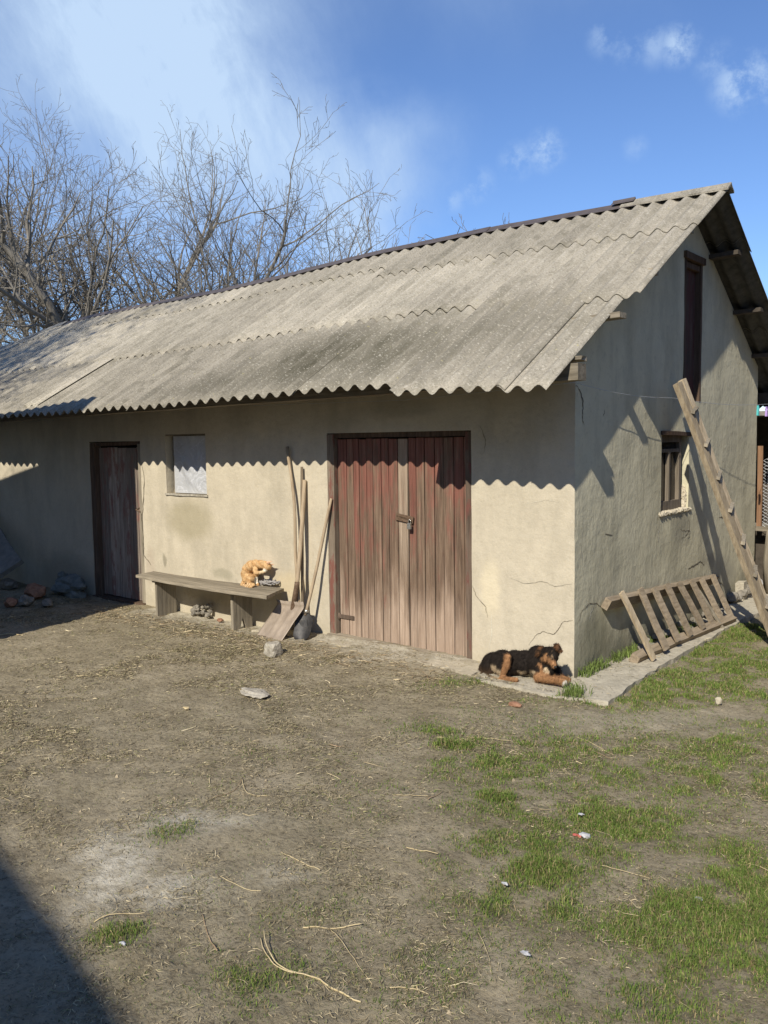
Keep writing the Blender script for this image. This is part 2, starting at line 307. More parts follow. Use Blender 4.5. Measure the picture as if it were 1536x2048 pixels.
# ------------------------------------------------------------------ mesh kit
def tag(o, label=None, cat=None, group=None, kind=None):
    if label: o['label'] = label
    if cat: o['category'] = cat
    if group: o['group'] = group
    if kind: o['kind'] = kind
    return o
def empty(name, loc, label=None, cat=None, group=None, rz=0):
    o = bpy.data.objects.new(name, None); COL.objects.link(o); o.location = loc; o.rotation_euler.z = rz; o.empty_display_size = .1
    return tag(o, label, cat, group)
class MB:
    """collects shapes (world metres, relative to origin `o`) into one mesh"""
    def __init__(s, o=(0, 0, 0)):
        s.v = []; s.f = []; s.a = []; s.o = Vector(o); s.smooth = []
    def add(s, vs, fs, rnd=None, smooth=False):
        b = len(s.v); rnd = random.random() if rnd is None else rnd
        s.v += [tuple(Vector(x)-s.o) for x in vs]; s.f += [tuple(i+b for i in f) for f in fs]; s.a += [rnd]*len(vs); s.smooth += [smooth]*len(fs)
        return s
    def box(s, c, size, rot=None, jit=0, rnd=None):
        vs = []
        for dz in (-.5, .5):
            for dy in (-.5, .5):
                for dx in (-.5, .5):
                    p = Vector((dx*size[0], dy*size[1], dz*size[2]))
                    if jit: p += Vector((random.uniform(-jit, jit) for _ in range(3)))
                    if rot: p = rot @ p
                    vs.append(Vector(c)+p)
        return s.add(vs, [(0, 2, 3, 1), (4, 5, 7, 6), (0, 1, 5, 4), (1, 3, 7, 5), (3, 2, 6, 7), (2, 0, 4, 6)], rnd)
    def bb(s, a, b, jit=0, rnd=None):
        a = Vector(a); b = Vector(b); return s.box((a+b)/2, [abs(x) for x in (b-a)], None, jit, rnd)
    def beam(s, a, b, wd, th, up=(0, 0, 1), n=5, wob=.0, rnd=None, taper=1.0):
        """plank from a to b, wd across, th thick, with a slightly wavering edge"""
        a = Vector(a); b = Vector(b); d = (b-a).normalized(); u = Vector(up); side = d.cross(u).normalized(); u = side.cross(d).normalized()
        vs = []; fs = []
        for i in range(n+1):
            t = i/n; c = a.lerp(b, t) + side*random.uniform(-wob, wob) + u*random.uniform(-wob, wob)*.6
            ww = wd*(1+(taper-1)*t)*(1+random.uniform(-1, 1)*min(.12, wob*8)); 
            for x, y in ((-.5, -.5), (.5, -.5), (.5, .5), (-.5, .5)): vs.append(c+side*x*ww+u*y*th)
        for i in range(n):
            for j in range(4): fs.append((i*4+j, i*4+(j+1) % 4, i*4+4+(j+1) % 4, i*4+4+j))
        fs += [(3, 2, 1, 0), (n*4, n*4+1, n*4+2, n*4+3)]
        return s.add(vs, fs, rnd)
    def tube(s, pts, rad, n=8, rnd=None, caps=True):
        pts = [Vector(p) for p in pts]; m = len(pts)
        if isinstance(rad, (int, float)): rad = [rad]*m
        vs = []; fs = []; prev = None
        for i, p in enumerate(pts):
            d = (pts[min(i+1, m-1)]-pts[max(i-1, 0)]).normalized()
            if prev is None: x = d.orthogonal().normalized()
            else:
                x = prev-d*prev.dot(d); x = x.normalized() if x.length > 1e-6 else d.orthogonal().normalized()
            prev = x; y = d.cross(x)
            for k in range(n):
                a = 2*math.pi*k/n; vs.append(p+(x*math.cos(a)+y*math.sin(a))*rad[i])
        for i in range(m-1):
            for k in range(n): fs.append((i*n+k, i*n+(k+1) % n, (i+1)*n+(k+1) % n, (i+1)*n+k))
        if caps: fs += [tuple(range(n))[::-1], tuple(range((m-1)*n, m*n))]
        return s.add(vs, fs, rnd, True)
    def lump(s, c, r, sub=2, amp=.25, seed=None, squash=(1, 1, 1), freq=1.6, rnd=None, chunky=False):
        bm = bmesh.new(); bmesh.ops.create_icosphere(bm, subdivisions=sub, radius=1); sd = random.uniform(0, 100) if seed is None else seed
        vs = []
        for v in bm.verts:
            p = v.co.copy()
            if chunky:
                m = max(abs(p.x), abs(p.y), abs(p.z)); p = p.lerp(p/m*.85, .75)
            k = 1+amp*mnoise.noise(p*freq+Vector((sd, sd*.7, 3)))
            k += amp*.4*mnoise.noise(p*freq*3+Vector((sd, 1, 3)))
            p = p*k*r; vs.append(Vector(c)+Vector((p.x*squash[0], p.y*squash[1], p.z*squash[2])))
        fs = [tuple(v.index for v in f.verts) for f in bm.faces]; bm.free()
        return s.add(vs, fs, rnd)
    def build(s, name, mat, parent=None, bevel=0):
        me = bpy.data.meshes.new(name); me.from_pydata(s.v, [], s.f); me.materials.append(mat)
        at_ = me.attributes.new('rnd', 'FLOAT', 'POINT'); at_.data.foreach_set('value', s.a)
        me.polygons.foreach_set('use_smooth', s.smooth)
        me.update()
        o = bpy.data.objects.new(name, me); COL.objects.link(o)
        if parent:
            o.parent = parent
        else: o.location = s.o
        if bevel:
            b = o.modifiers.new('edge', 'BEVEL'); b.width = bevel; b.segments = 2; b.limit_method = 'ANGLE'
        return o
# numpy value noise --------------------------------------------------
_G = rng.random((256, 256))
def vn(x, y):
    xi = np.floor(x).astype(int); yi = np.floor(y).astype(int); fx = x-xi; fy = y-yi
    fx = fx*fx*(3-2*fx); fy = fy*fy*(3-2*fy)
    g = lambda a, b: _G[a % 256, b % 256]
    return (g(xi, yi)*(1-fx)+g(xi+1, yi)*fx)*(1-fy)+(g(xi, yi+1)*(1-fx)+g(xi+1, yi+1)*fx)*fy
def fbm(x, y, o=4):
    s = 0; a = .5; t = 0
    for i in range(o): s = s+a*vn(x*2**i+17*i, y*2**i+5*i); t += a; a *= .5
    return s/t
def gh(x, y):
    """height of the yard"""
    x = np.asarray(x, float); y = np.asarray(y, float)
    z = .05*(fbm(x*.8+3, y*.8+9, 3)-.5)+.036*(fbm(x*4.2, y*4.2, 4)-.5)+.014*(fbm(x*21, y*21, 2)-.5)
    z = z-.012
    z = z+.03*np.exp(-((x+1.6)/1.3)**2-((y)/.6)**2)
    return z
def ghs(x, y): return float(gh(np.array([x]), np.array([y]))[0])

# =================================================================== GROUND
def axis_pts(lo, hi, st, far):
    a = list(np.arange(lo, hi+st/2, st)); d = st; x = hi
    while x < far: d *= 1.35; x += d; a.append(x)
    d = st; x = lo
    while x > -far: d *= 1.35; x -= d; a.insert(0, x)
    return np.array(a)
gx = axis_pts(-8.2, 3.4, .03, 400); gy = axis_pts(-5.2, 4.2, .03, 400)
X, Y = np.meshgrid(gx, gy, indexing='ij')
Z = gh(X, Y)
fade = np.clip(1-(np.hypot(X, Y)-14)/20, 0, 1); Z = Z*fade
# green density: patches placed on the yard (photo spot -> metres), radii in metres
PATCH = [(u, v, a, b, k) for u, v, a, b, k in (
    (1330, 1375, .30, .22, 1.0), (1450, 1325, .30, .55, 1.0), (1400, 1355, .35, .3, .8), (1536, 1290, .25, .9, .9), (1250, 1400, .2, .12, .8), (1090, 1395, .24, .07, .6), (940, 1365, .3, .08, .35), (1160, 1398, .05, .07, 1.0),
    (930, 1500, .26, .13, .75), (1040, 1530, .26, .16, 1.0), (1010, 1590, .25, .10, .75), (1180, 1590, .3, .2, .75), (1370, 1560, .28, .18, .9), (1520, 1590, .22, .2, .8),
    (1080, 1720, .16, .20, 1.0), (1150, 1680, .2, .2, .7), (1260, 1660, .25, .2, .8), (1120, 1850, .12, .10, .85), (1100, 1800, .14, .12, .6),
    (1440, 1850, .26, .18, 1.7), (1530, 1800, .17, .24, 1.7), (1350, 1760, .16, .12, .6), (240, 1860, .13, .07, .55), (950, 1980, .12, .07, .6), (500, 1960, .2, .08, .35), (340, 1660, .12, .08, .25), (1200, 1980, .3, .12, .4),
    (860, 1470, .2, .12, .4), (1536, 1440, .4, .2, .3), (1140, 1560, .9, .7, .28), (1300, 1900, .7, .5, .32), (700, 1960, .6, .3, .22), (650, 1800, .5, .3, .14), (400, 1500, .8, .6, .10))]
def green(x, y):
    d = np.zeros_like(x)
    for u, v, a, b, k in PATCH:
        p = at(u, v, 2, 0)
        # ellipses stretched along the view
        dx = x-p.x; dy = y-p.y
        r = (dx*.777+dy*.63); f = (-dx*.63+dy*.777)
        d = np.maximum(d, k*np.exp(-(r/a/1.15)**2-(f/(b*1.8))**2))
    n = fbm(x*2.6+40, y*2.6+11, 4)
    d = d*np.clip((n-.28)*5.0, 0, 1.5)
    d = d*np.clip((fbm(x*9+2, y*9+5, 3)-.22)*3.2, .2, 1.3)
    # right-hand side of the yard keeps thin growth
    p1 = at(760, 1500, 2, 0); lat = (x-p1.x)*.777+(y-p1.y)*.63; fwd = -(x-p1.x)*.63+(y-p1.y)*.777
    side = np.clip(lat/.55, 0, 1)*np.clip((.35-fwd)/.25, 0, 1)*.62*np.clip((fbm(x*1.7+7, y*1.7+3, 4)-.36)*4.5, .10, 1)*np.clip((fbm(x*8+1, y*8+4, 3)-.28)*3, .2, 1.2)
    d = np.maximum(d, side)
    off = (y > -.50) & (x < .40) & ~((y > -.02)) & (x > -3)
    d = np.where((x > -.9) & (x < .38) & (y > -.40) & (y < 4.4), 0, d)
    d = np.where((x < 0) & (y > -.05) & (y < 5), 0, d)
    return d
near = (X > -9) & (X < 4) & (Y > -6) & (Y < 5)
GR = np.where(near, green(X, Y), .35)
pa = at(250, 1730, 2, 0)
def ashf(x, y):
    a = np.zeros_like(x)
    for u, v, r, f, k in ((230, 1740, .14, .35, 1), (330, 1775, .2, .14, .9), (360, 1640, .25, .14, .8), (200, 1690, .12, .2, .8), (450, 1640, .2, .08, .6), (560, 1745, .15, .1, .4), (850, 1320, .9, .1, .5), (1250, 1440, .8, .25, .3)):
        p = at(u, v, 2, 0); dx = x-p.x; dy = y-p.y; rr = (dx*.777+dy*.63); ff = (-dx*.63+dy*.777)
        a = np.maximum(a, k*np.exp(-(rr/r)**2-(ff/f)**2))
    return np.maximum(a, .75*np.exp(-(np.clip(-y-.05, 0, 9)/.28)**2)*(x < .3)*(x > -5)*(y < 0))
AS = np.where(near, ashf(X, Y), 0)
nx, ny = X.shape
verts = np.stack([X, Y, Z], -1).reshape(-1, 3)
ii, jj = np.meshgrid(np.arange(nx-1), np.arange(ny-1), indexing='ij'); b0 = (ii*ny+jj).ravel()
faces = np.stack([b0, b0+ny, b0+ny+1, b0+1], -1)
def fast_mesh(name, verts, faces, mat, attrs=(), smooth=True):
    me = bpy.data.meshes.new(name); nf, k = faces.shape
    me.vertices.add(len(verts)); me.vertices.foreach_set('co', np.ascontiguousarray(verts, np.float32).ravel())
    me.loops.add(nf*k); me.loops.foreach_set('vertex_index', np.ascontiguousarray(faces, np.int32).ravel())
    me.polygons.add(nf); me.polygons.foreach_set('loop_start', np.arange(0, nf*k, k, dtype=np.int32))
    me.polygons.foreach_set('use_smooth', np.full(nf, smooth))
    me.update(calc_edges=True)
    for n, arr in attrs:
        if arr.ndim == 1: a = me.attributes.new(n, 'FLOAT', 'POINT'); a.data.foreach_set('value', arr.astype(np.float32))
        else:
            a = me.attributes.new(n, 'FLOAT_COLOR', 'POINT'); c = np.ones((len(arr), 4), np.float32); c[:, :3] = arr; a.data.foreach_set('color', c.ravel())
    me.materials.append(mat); me.validate()
    o = bpy.data.objects.new(name, me); COL.objects.link(o); return o
g = fast_mesh('ground', verts, faces, M['ground'], [('green', np.clip(GR.ravel(), 0, 1)), ('ash', AS.ravel())])
tag(g, 'trodden earth farmyard with worn grass', kind='structure')

# =================================================================== BARN
W = 4.407; MID = W/2; SL = .583; LEN = 13.6
def ridge_z(x):
    pts = [(-15, 3.0), (-12.39, 3.45), (-11.34, 3.58), (-10.38, 3.70), (-9.37, 3.76), (-7.94, 3.78), (-6.28, 3.79), (-5.22, 3.82), (-4.03, 3.88), (-2.93, 3.905), (-1.96, 3.92), (.35, 3.895), (2, 3.89)]
    return float(np.interp(x, [p[0] for p in pts], [p[1] for p in pts]))
def eave_z(x): return float(np.interp(x, [-15, -7, -5.4, -4, -2.7, -1.8, -.9, .3], [2.09, 2.10, 2.10, 2.12, 2.15, 2.165, 2.16, 2.155]))   # height of the roof plane at |y-MID| = MID+.72
def roofz(x, y):
    d = abs(y-MID); r = ridge_z(x); e = eave_z(x); k = (r-e)/(MID+.72)
    return r-k*d
barn = empty('barn', (0, 0, 0), 'long low plastered farm barn with weathered corrugated roof', 'barn')

def dispf(a, z, s):
    return .007*mnoise.noise(Vector((a*.9+s, z*.9, s)))+.0035*mnoise.noise(Vector((a*4+s, z*4, s+3)))
def chip(z): return .004*mnoise.noise(Vector((z*9, 3.3, 1)))+.0035*mnoise.noise(Vector((z*26, 1.3, 5)))-.0015
def grid_axis(a, b, cuts, st):
    c = sorted(set([a, b]+[x for x in cuts if a < x < b])); out = []
    for p, q in zip(c[:-1], c[1:]):
        n = max(1, int(math.ceil((q-p)/st))); out += [p+(q-p)*i/n for i in range(n)]
    return out+[b]
def wall(name, mat, horiz, lo, hi, zlo, zhi, openings, depth, topf=None, flip=False):
    """horiz 'x': wall on y=0 facing -y; 'y': wall on x=0 facing +x. openings: (a0,a1,z0,z1)"""
    A = grid_axis(lo, hi, sum([[o[0], o[1]] for o in openings], [])+[MID], .06)
    B = grid_axis(zlo, zhi, sum([[o[2], o[3]] for o in openings], []), .06)
    vs = []; idx = {}
    def P(i, j, d=0):
        key = (i, j, d)
        if key in idx: return idx[key]
        a = A[i]; z = B[j]
        if topf: z = min(z, topf(a))
        if horiz == 'x': dx = 0; dy = dispf(a, z, 1); 
        else: dx = dispf(a, z, 9); dy = 0
        if (horiz == 'x' and abs(a) < 1e-6) or (horiz == 'y' and abs(a) < 1e-6): dx = dispf(0, z, 9)+chip(z); dy = dispf(0, z, 1)-chip(z)
        p = (a+dx*(abs(a) < 1e-6), dy+d, z) if horiz == 'x' else (dx-d, a+dy*(abs(a) < 1e-6), z)
        idx[key] = len(vs); vs.append(p); return idx[key]
    fs = []
    def hole(i, j):
        if i < 0 or j < 0 or i >= len(A)-1 or j >= len(B)-1: return False
        ca = (A[i]+A[i+1])/2; cz = (B[j]+B[j+1])/2
        return any(o[0] < ca < o[1] and o[2] < cz < o[3] for o in openings)
    for i in range(len(A)-1):
        for j in range(len(B)-1):
            if topf and B[j] >= max(topf(A[i]), topf(A[i+1])): continue
            if hole(i, j):
                if not hole(i-1, j): fs.append((P(i, j), P(i, j+1), P(i, j+1, depth), P(i, j, depth)))
                if not hole(i+1, j): fs.append((P(i+1, j), P(i+1, j, depth), P(i+1, j+1, depth), P(i+1, j+1)))
                if not hole(i, j-1): fs.append((P(i, j), P(i, j, depth), P(i+1, j, depth), P(i+1, j)))
                if not hole(i, j+1): fs.append((P(i, j+1), P(i+1, j+1), P(i+1, j+1, depth), P(i, j+1, depth)))
            else: fs.append((P(i, j), P(i+1, j), P(i+1, j+1), P(i, j+1)))
    m = MB(); m.add(vs, fs, .5, False); o = m.build(name, mat, barn); return o
BD = (-2.43, -.89, -.12, 1.85); LD = (-6.20, -5.205, -.12, 1.81); FW = (-4.76, -4.10, 1.245, 1.875)
GW = (1.64, 2.30, 1.115, 1.80); GH = (2.12, 2.58, 2.10, 3.42)
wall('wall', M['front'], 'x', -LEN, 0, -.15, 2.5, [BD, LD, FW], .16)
wall('wall', M['gable'], 'y', 0, W, -.15, 3.95, [GW, GH], .2, topf=lambda y: roofz(0, y)-.05)['label'] = 'grey cement gable wall'
m = MB(); m.bb((-LEN, W-.02, -.15), (-.01, W-.18, 2.5)); m.bb((-LEN, .02, -.15), (-LEN+.15, W-.2, 2.6)); m.build('back_wall', M['gable'], barn)
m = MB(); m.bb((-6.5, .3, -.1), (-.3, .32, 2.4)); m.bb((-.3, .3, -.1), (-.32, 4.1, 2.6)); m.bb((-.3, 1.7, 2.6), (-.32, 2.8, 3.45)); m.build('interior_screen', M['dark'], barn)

# --- corrugated sheets
def sheet(mb, x0, x1, ya, yb, side, off, rnd, tilt=0):
    """ya (upper, distance from ridge) to yb (lower)"""
    wl = .15; nxs = int((x1-x0)/wl*10); nys = 9; T = .007; vs = []; fs = []
    for t in (0, 1):
        for i in range(nxs+1):
            for j in range(nys+1):
                v = j/nys; d = ya+(yb-ya)*v; x = x0+(x1-x0)*i/nxs+tilt*(v-.5)
                y = MID-side*d
                z = roofz(x, y)+off+.0225*math.cos(2*math.pi*(x-tilt*(v-.5))/wl)+.006*mnoise.noise(Vector((x*.8, d*1.1, side+rnd)))
                if j == nys: z += .004*mnoise.noise(Vector((x*7, 2, rnd)))
                if j == nys: y -= side*.006*mnoise.noise(Vector((x*14, 5, rnd)))
                vs.append((x, y, z-T*t))
    n = (nxs+1)*(nys+1)
    ix = lambda t, i, j: t*n+i*(nys+1)+j
    for i in range(nxs):
        for j in range(nys):
            fs.append((ix(0, i, j), ix(0, i, j+1), ix(0, i+1, j+1), ix(0, i+1, j))); fs.append((ix(1, i, j), ix(1, i+1, j), ix(1, i+1, j+1), ix(1, i, j+1)))
        fs.append((ix(0, i, nys), ix(1, i, nys), ix(1, i+1, nys), ix(0, i+1, nys)))
    for j in range(nys):
        fs.append((ix(0, nxs, j), ix(0, nxs, j+1), ix(1, nxs, j+1), ix(1, nxs, j))); fs.append((ix(0, 0, j), ix(1, 0, j), ix(1, 0, j+1), ix(0, 0, j+1)))
    if side < 0: fs = [f[::-1] for f in fs]
    mb.add(vs, fs, rnd, True)
roof = MB()
def courses(side):
    for c, (ya, yb, xr, off) in enumerate(((.02, .72, .34, .030), (.55, 1.86, .33, .016), (1.70, 3.02, .205, .002))):
        x = xr; k = 0
        while x > -LEN-.3:
            wd = 1.125 if not (k == 0 and c == 2) else .30
            if c == 2 and k == 1: wd = .90
            yb2 = yb; ya2 = ya
            if c == 2: yb2 = 3.02 if x > -.9 else 2.90+random.uniform(-.012, .012)
            if c == 1: yb2 = yb+(0 if x > -.7 else -.10)+random.uniform(-.012, .012)
            if c == 0: yb2 = yb+random.uniform(-.01, .01)-(0 if x > -2 else .22)
            if c == 1: ya2 = ya-(0 if x > -2 else .2)
            lift = .0045*(k % 2)+random.uniform(0, .002)
            if c == 2 and k in (1,): lift += .010
            sheet(roof, x-wd-.06, x, ya2, yb2, side, off+lift, random.random(), tilt=random.uniform(-.008, .008))
            x -= wd; k += 1
courses(1); courses(-1)
ro = roof.build('roof', M['roof'], barn)
ro.data.materials.append(simple('shade_dark_sheet_underside', (.06, .06, .055), (.13, .125, .11), 14, rough=.95))  # underside coloured dark to stand for the soffit shade
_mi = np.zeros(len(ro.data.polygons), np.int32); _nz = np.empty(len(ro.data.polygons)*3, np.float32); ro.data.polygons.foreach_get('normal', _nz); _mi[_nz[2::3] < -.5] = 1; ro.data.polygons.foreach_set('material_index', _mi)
# pale replaced sheet, resting between its neighbours
m = MB(); sheet(m, -6.62, -6.30, 1.72, 2.75, 1, .020, 1.0); m.build('roof_patch', M['roof'], ro)
# mortar lump wedged at the eave
m = MB(); p = at(822, 772, 1, -.72); m.lump((p.x, -.72, 2.155), .045, 2, .4, squash=(1.3, .8, .6)); m.build('mortar_lump', M['block'], ro)
# ridge caps
def cap(mb, x0, x1, wd, lift, thick, n):
    vs = []; fs = []
    for t in (0, 1):
        for i in range(n+1):
            x = x0+(x1-x0)*i/n; r = ridge_z(x)+lift+.008*mnoise.noise(Vector((x*1.3, 0, 2)))-t*thick
            for y, z in ((MID-wd, r-wd*SL*1.05), (MID-wd*.3, r-.012), (MID, r+.012), (MID+wd*.3, r-.012), (MID+wd, r-wd*SL*1.05)): vs.append((x, y, z))
    k = 5; N = (n+1)*k
    for i in range(n):
        for j in range(4):
            a = i*k+j; fs.append((a, a+1, a+k+1, a+k)); fs.append((N+a, N+a+k, N+a+k+1, N+a+1))
        a = i*k; fs.append((a, a+k, N+a+k, N+a)); a += 4; fs.append((a, N+a, N+a+k, a+k))
    for e in (0, n*k):
        for j in range(4): fs.append((e+j, N+e+j, N+e+j+1, e+j+1))
    mb.add(vs, fs, None, False)
m = MB(); xx = -10.2
while xx < -.6:
    x2 = min(xx+2.02, -.50); cap(m, xx, x2+.04, .085, .058+random.uniform(-.004, .006), .004, 16); xx = x2
    if x2 >= -.5: break
m.build('ridge_cap', M['flash'], barn)
m = MB(); cap(m, -14, -10.15, .1, .075, .01, 16); m.build('ridge_cap', M['slate'], barn)
m = MB(); cap(m, -.62, .37, .08, .070, .018, 8); m.build('ridge_cap', M['roof'], barn)['label'] = 'pale fibre cement ridge cap at the gable end'
m = MB(); cap(m, -.72, -.50, .05, .092, .005, 4); m.build('flashing_end', M['flash'], barn)
# purlins and plates poking out under the roof
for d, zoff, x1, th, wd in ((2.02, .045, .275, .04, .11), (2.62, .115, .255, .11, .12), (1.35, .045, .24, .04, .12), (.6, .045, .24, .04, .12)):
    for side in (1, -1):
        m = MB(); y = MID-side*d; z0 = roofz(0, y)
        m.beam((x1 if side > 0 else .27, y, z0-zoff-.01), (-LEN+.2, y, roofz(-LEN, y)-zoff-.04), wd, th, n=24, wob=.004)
        m.build('purlin', M['wood_grey_x'] if side > 0 else M['shade_timber'], barn)  # far-side purlins get the darker, shade-toned timber
m = MB(); y = MID-2.60; m.box((.13, y+.03, roofz(0, y)-.045), (.24, .08, .028), jit=.010); m.build('eave_board', M['wood_grey_x'], barn)
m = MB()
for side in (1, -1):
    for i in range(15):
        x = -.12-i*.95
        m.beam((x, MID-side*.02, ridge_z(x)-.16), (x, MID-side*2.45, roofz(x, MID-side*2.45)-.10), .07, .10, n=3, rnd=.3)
m.build('rafters', M['shade_timber'], barn)
m = MB(); m.bb((-LEN, -.02, 2.2), (.02, -.14, 2.34)); m.build('wall_plate', M['shade_timber'], barn)
m = MB()
m.box((-4.32, -.25, 2.155), (.11, .12, .03), jit=.01); m.build('eave_tile', M['brick'], barn)

# --- doors and windows
def setattr_float(o, name, vals):
    a = o.data.attributes.new(name, 'FLOAT', 'POINT'); a.data.foreach_set('value', vals)
def plank_leaf(name, mat, x0, x1, z0, z1, widths, y, parent, bare=(), slope=0, org=(0, 0, 0)):
    m = MB(); tot = sum(widths); x = x0; bv = []
    for i, wd in enumerate(widths):
        w_ = wd/tot*(x1-x0); n = 14; dy = random.uniform(-.004, .004); g_ = .0034; vs = []; fs = []
        zb = z0+slope*(x-x0)+random.uniform(-.006, .006); zt = z1+random.uniform(-.004, .004)
        for j in range(n+1):
            z = zb+(zt-zb)*j/n; q = .0015*math.sin(z*7+i)
            for xx_, yy in ((x+g_+q, y+dy+.022), (x+g_+q, y+dy+.003), (x+g_+.005+q, y+dy), (x+w_-g_-.005+q, y+dy), (x+w_-g_+q, y+dy+.003), (x+w_-g_+q, y+dy+.022)): vs.append((xx_, yy, z))
        for j in range(n):
            for k in range(5): fs.append((j*6+k, j*6+k+1, j*6+k+7, j*6+k+6))
        fs.append((0, 1, 2, 3, 4, 5)); fs.append(tuple(n*6+k for k in (5, 4, 3, 2, 1, 0)))
        m.add(vs, fs, random.random()); bv += [1.0 if i in bare else 0.0]*len(vs)
        x += w_
    o = m.build(name, mat, parent); setattr_float(o, 'bare', bv); return o
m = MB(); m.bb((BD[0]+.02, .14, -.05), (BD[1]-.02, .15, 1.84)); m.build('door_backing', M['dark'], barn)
dl = plank_leaf('door_leaf', M['door'], -2.345, -1.555, .035, 1.795, [8, 6, 5, 6.2, 5.5, 7, 6, 7.5, 8], .045, barn, bare=(8,), slope=-.012)
dr = plank_leaf('door_leaf', M['door'], -1.55, -.955, .03, 1.80, [6, 6.5, 7.5, 7, 7.5, 7.5, 3], .05, barn, slope=-.02)
# frame of the big door
m = MB(); m.beam((-2.388, .05, -.02), (-2.388, .05, 1.84), .075, .10, up=(0, 1, 0), n=12, wob=.002); m.build('door_frame', wood('red_door_post', (.36, .29, .22), (.13, .10, .07), 'z', paint=(.20, .085, .065), pthr=.54), barn)
m = MB(); m.beam((-.925, .05, -.02), (-.925, .05, 1.84), .055, .08, up=(0, 1, 0), n=12, wob=.002); m.build('door_frame', M['wood_red'], barn)
m = MB(); m.beam((-2.43, .07, 1.828), (-.89, .07, 1.828), .045, .10, up=(0, 1, 0), n=8, wob=.003); m.build('door_head', M['wood_brown'], barn)
m = MB(); m.beam((-2.43, .02, .018), (-.87, .02, -.01), .12, .05, n=14, wob=.005); m.build('door_sill', M['wood_grey_x'], barn)
# hasp and padlock
hs = MB(); c = at(811, 1038, 1, .03)
hs.box((c.x-.01, .030, c.z+.005), (.185, .008, .058), rot=Matrix.Rotation(R(8), 3, 'Y'))
for k in (-.05, 0, .045): hs.box((c.x-.02+k*.4, .024, c.z+.02-.012*(k+.05)*12), (.10, .006, .006), rot=Matrix.Rotation(R(8), 3, 'Y'))
for k in (.0, 1): hs.tube([(c.x+.055+.0*k, .036, c.z-.012+.0*k), (c.x+.055, .005, c.z-.012)], .012, 8)
hasp = hs.build('hasp', M['rust'], dr)
pl = MB(); pl.box((c.x+.062, .0, c.z-.055), (.036, .018, .05)); pl.tube([(c.x+.05, .004, c.z-.03), (c.x+.05, .004, c.z-.008), (c.x+.062, .004, c.z+.002), (c.x+.074, .004, c.z-.008), (c.x+.074, .004, c.z-.03)], .0045, 6)
pl.build('padlock', M['steel'], hasp, bevel=.003)
for zz in (.20, 1.55):
    m = MB(); m.box((-2.27, .036, zz), (.20, .006, .035)); m.tube([(-2.345, .034, zz-.03), (-2.345, .034, zz+.03)], .009, 8)
    if zz < 1: m.build('hinge', M['wood_red'], dl)
# left narrow door
dk = M['wood_red']
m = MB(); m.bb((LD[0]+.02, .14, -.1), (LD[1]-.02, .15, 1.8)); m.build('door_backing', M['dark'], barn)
d2 = plank_leaf('side_door', wood('flaking_grey_brown_planks', (.46, .38, .31), (.18, .14, .11), 'z', paint=(.27, .15, .12), pthr=.54), -6.10, -5.275, .02, 1.74, [9, 9.5, 10, 9, 5], .06, barn)
d2['label'] = 'dark flaking plank door beside the bench'
m = MB(); m.beam((-5.235, .045, -.04), (-5.235, .045, 1.78), .06, .08, up=(0, 1, 0), n=12, wob=.004); m.build('door_frame', M['wood_grey_z'], barn)
m = MB(); m.beam((-6.15, .045, -.04), (-6.15, .045, 1.78), .09, .08, up=(0, 1, 0), n=12, wob=.004); m.build('door_frame', M['wood_brown'], barn)
m = MB(); m.beam((-6.2, .06, 1.775), (-5.205, .06, 1.79), .04, .09, up=(0, 1, 0), n=6, wob=.003); m.build('door_head', M['wood_brown'], barn)
m = MB(); m.beam((-6.2, .03, -.02), (-5.2, .03, -.015), .12, .05, n=6, wob=.004); m.build('door_sill', M['wood_brown'], barn)
m = MB(); m.tube([(-5.32, .06, 1.07), (-5.32, .0, 1.05), (-5.25, .0, 1.03)], .010, 6); m.build('door_latch', M['rust'], d2)
# window with plastic film
win = MB()
for a, b in (((FW[0]+.035, .075, FW[2]), (FW[0]+.085, .12, FW[3])), ((FW[1]-.04, .075, FW[2]), (FW[1], .12, FW[3])), ((FW[0]+.03, .073, FW[3]-.06), (FW[1], .122, FW[3]-.01)), ((FW[0]+.03, .073, FW[2]), (FW[1], .122, FW[2]+.045))): win.bb(a, b)
wf = win.build('window_frame', M['wood_grey_z'], barn)
m = MB(); n = 26; vs = []; fs = []
for i in range(n+1):
    for j in range(n+1):
        x = FW[0]+.06+(FW[1]-FW[0]-.07)*i/n; z = FW[2]+.01+(FW[3]-FW[2]-.03)*j/n
        q = Vector((x*5, z*4, 1)); w1 = mnoise.noise(q)*.02+abs(mnoise.noise(Vector((x*9+z*6, z*4-x*5, 4))))*.03+abs(mnoise.noise(Vector((x*20-z*9, z*9, 4))))*.012
        vs.append((x, .062-w1*math.sin(math.pi*i/n)*math.sin(math.pi*min(1, j/n+.05)), z))
for i in range(n):
    for j in range(n): a = i*(n+1)+j; fs.append((a, a+n+1, a+n+2, a+1))
m.add(vs, fs, .5, True); m.build('plastic_film', M['film'], wf)
m = MB(); m.beam((FW[0]-.01, .0, FW[2]-.004), (FW[1]+.02, .0, FW[2]-.006), .03, .02, n=9, wob=.004); m.build('window_sill', M['block'], barn)
m = MB(); m.beam((FW[0]-.03, .03, FW[3]+.0), (FW[1]+.0, .03, FW[3]+.005), .05, .03, n=5, wob=.003); m.build('window_lintel', M['wood_grey_x'], barn)
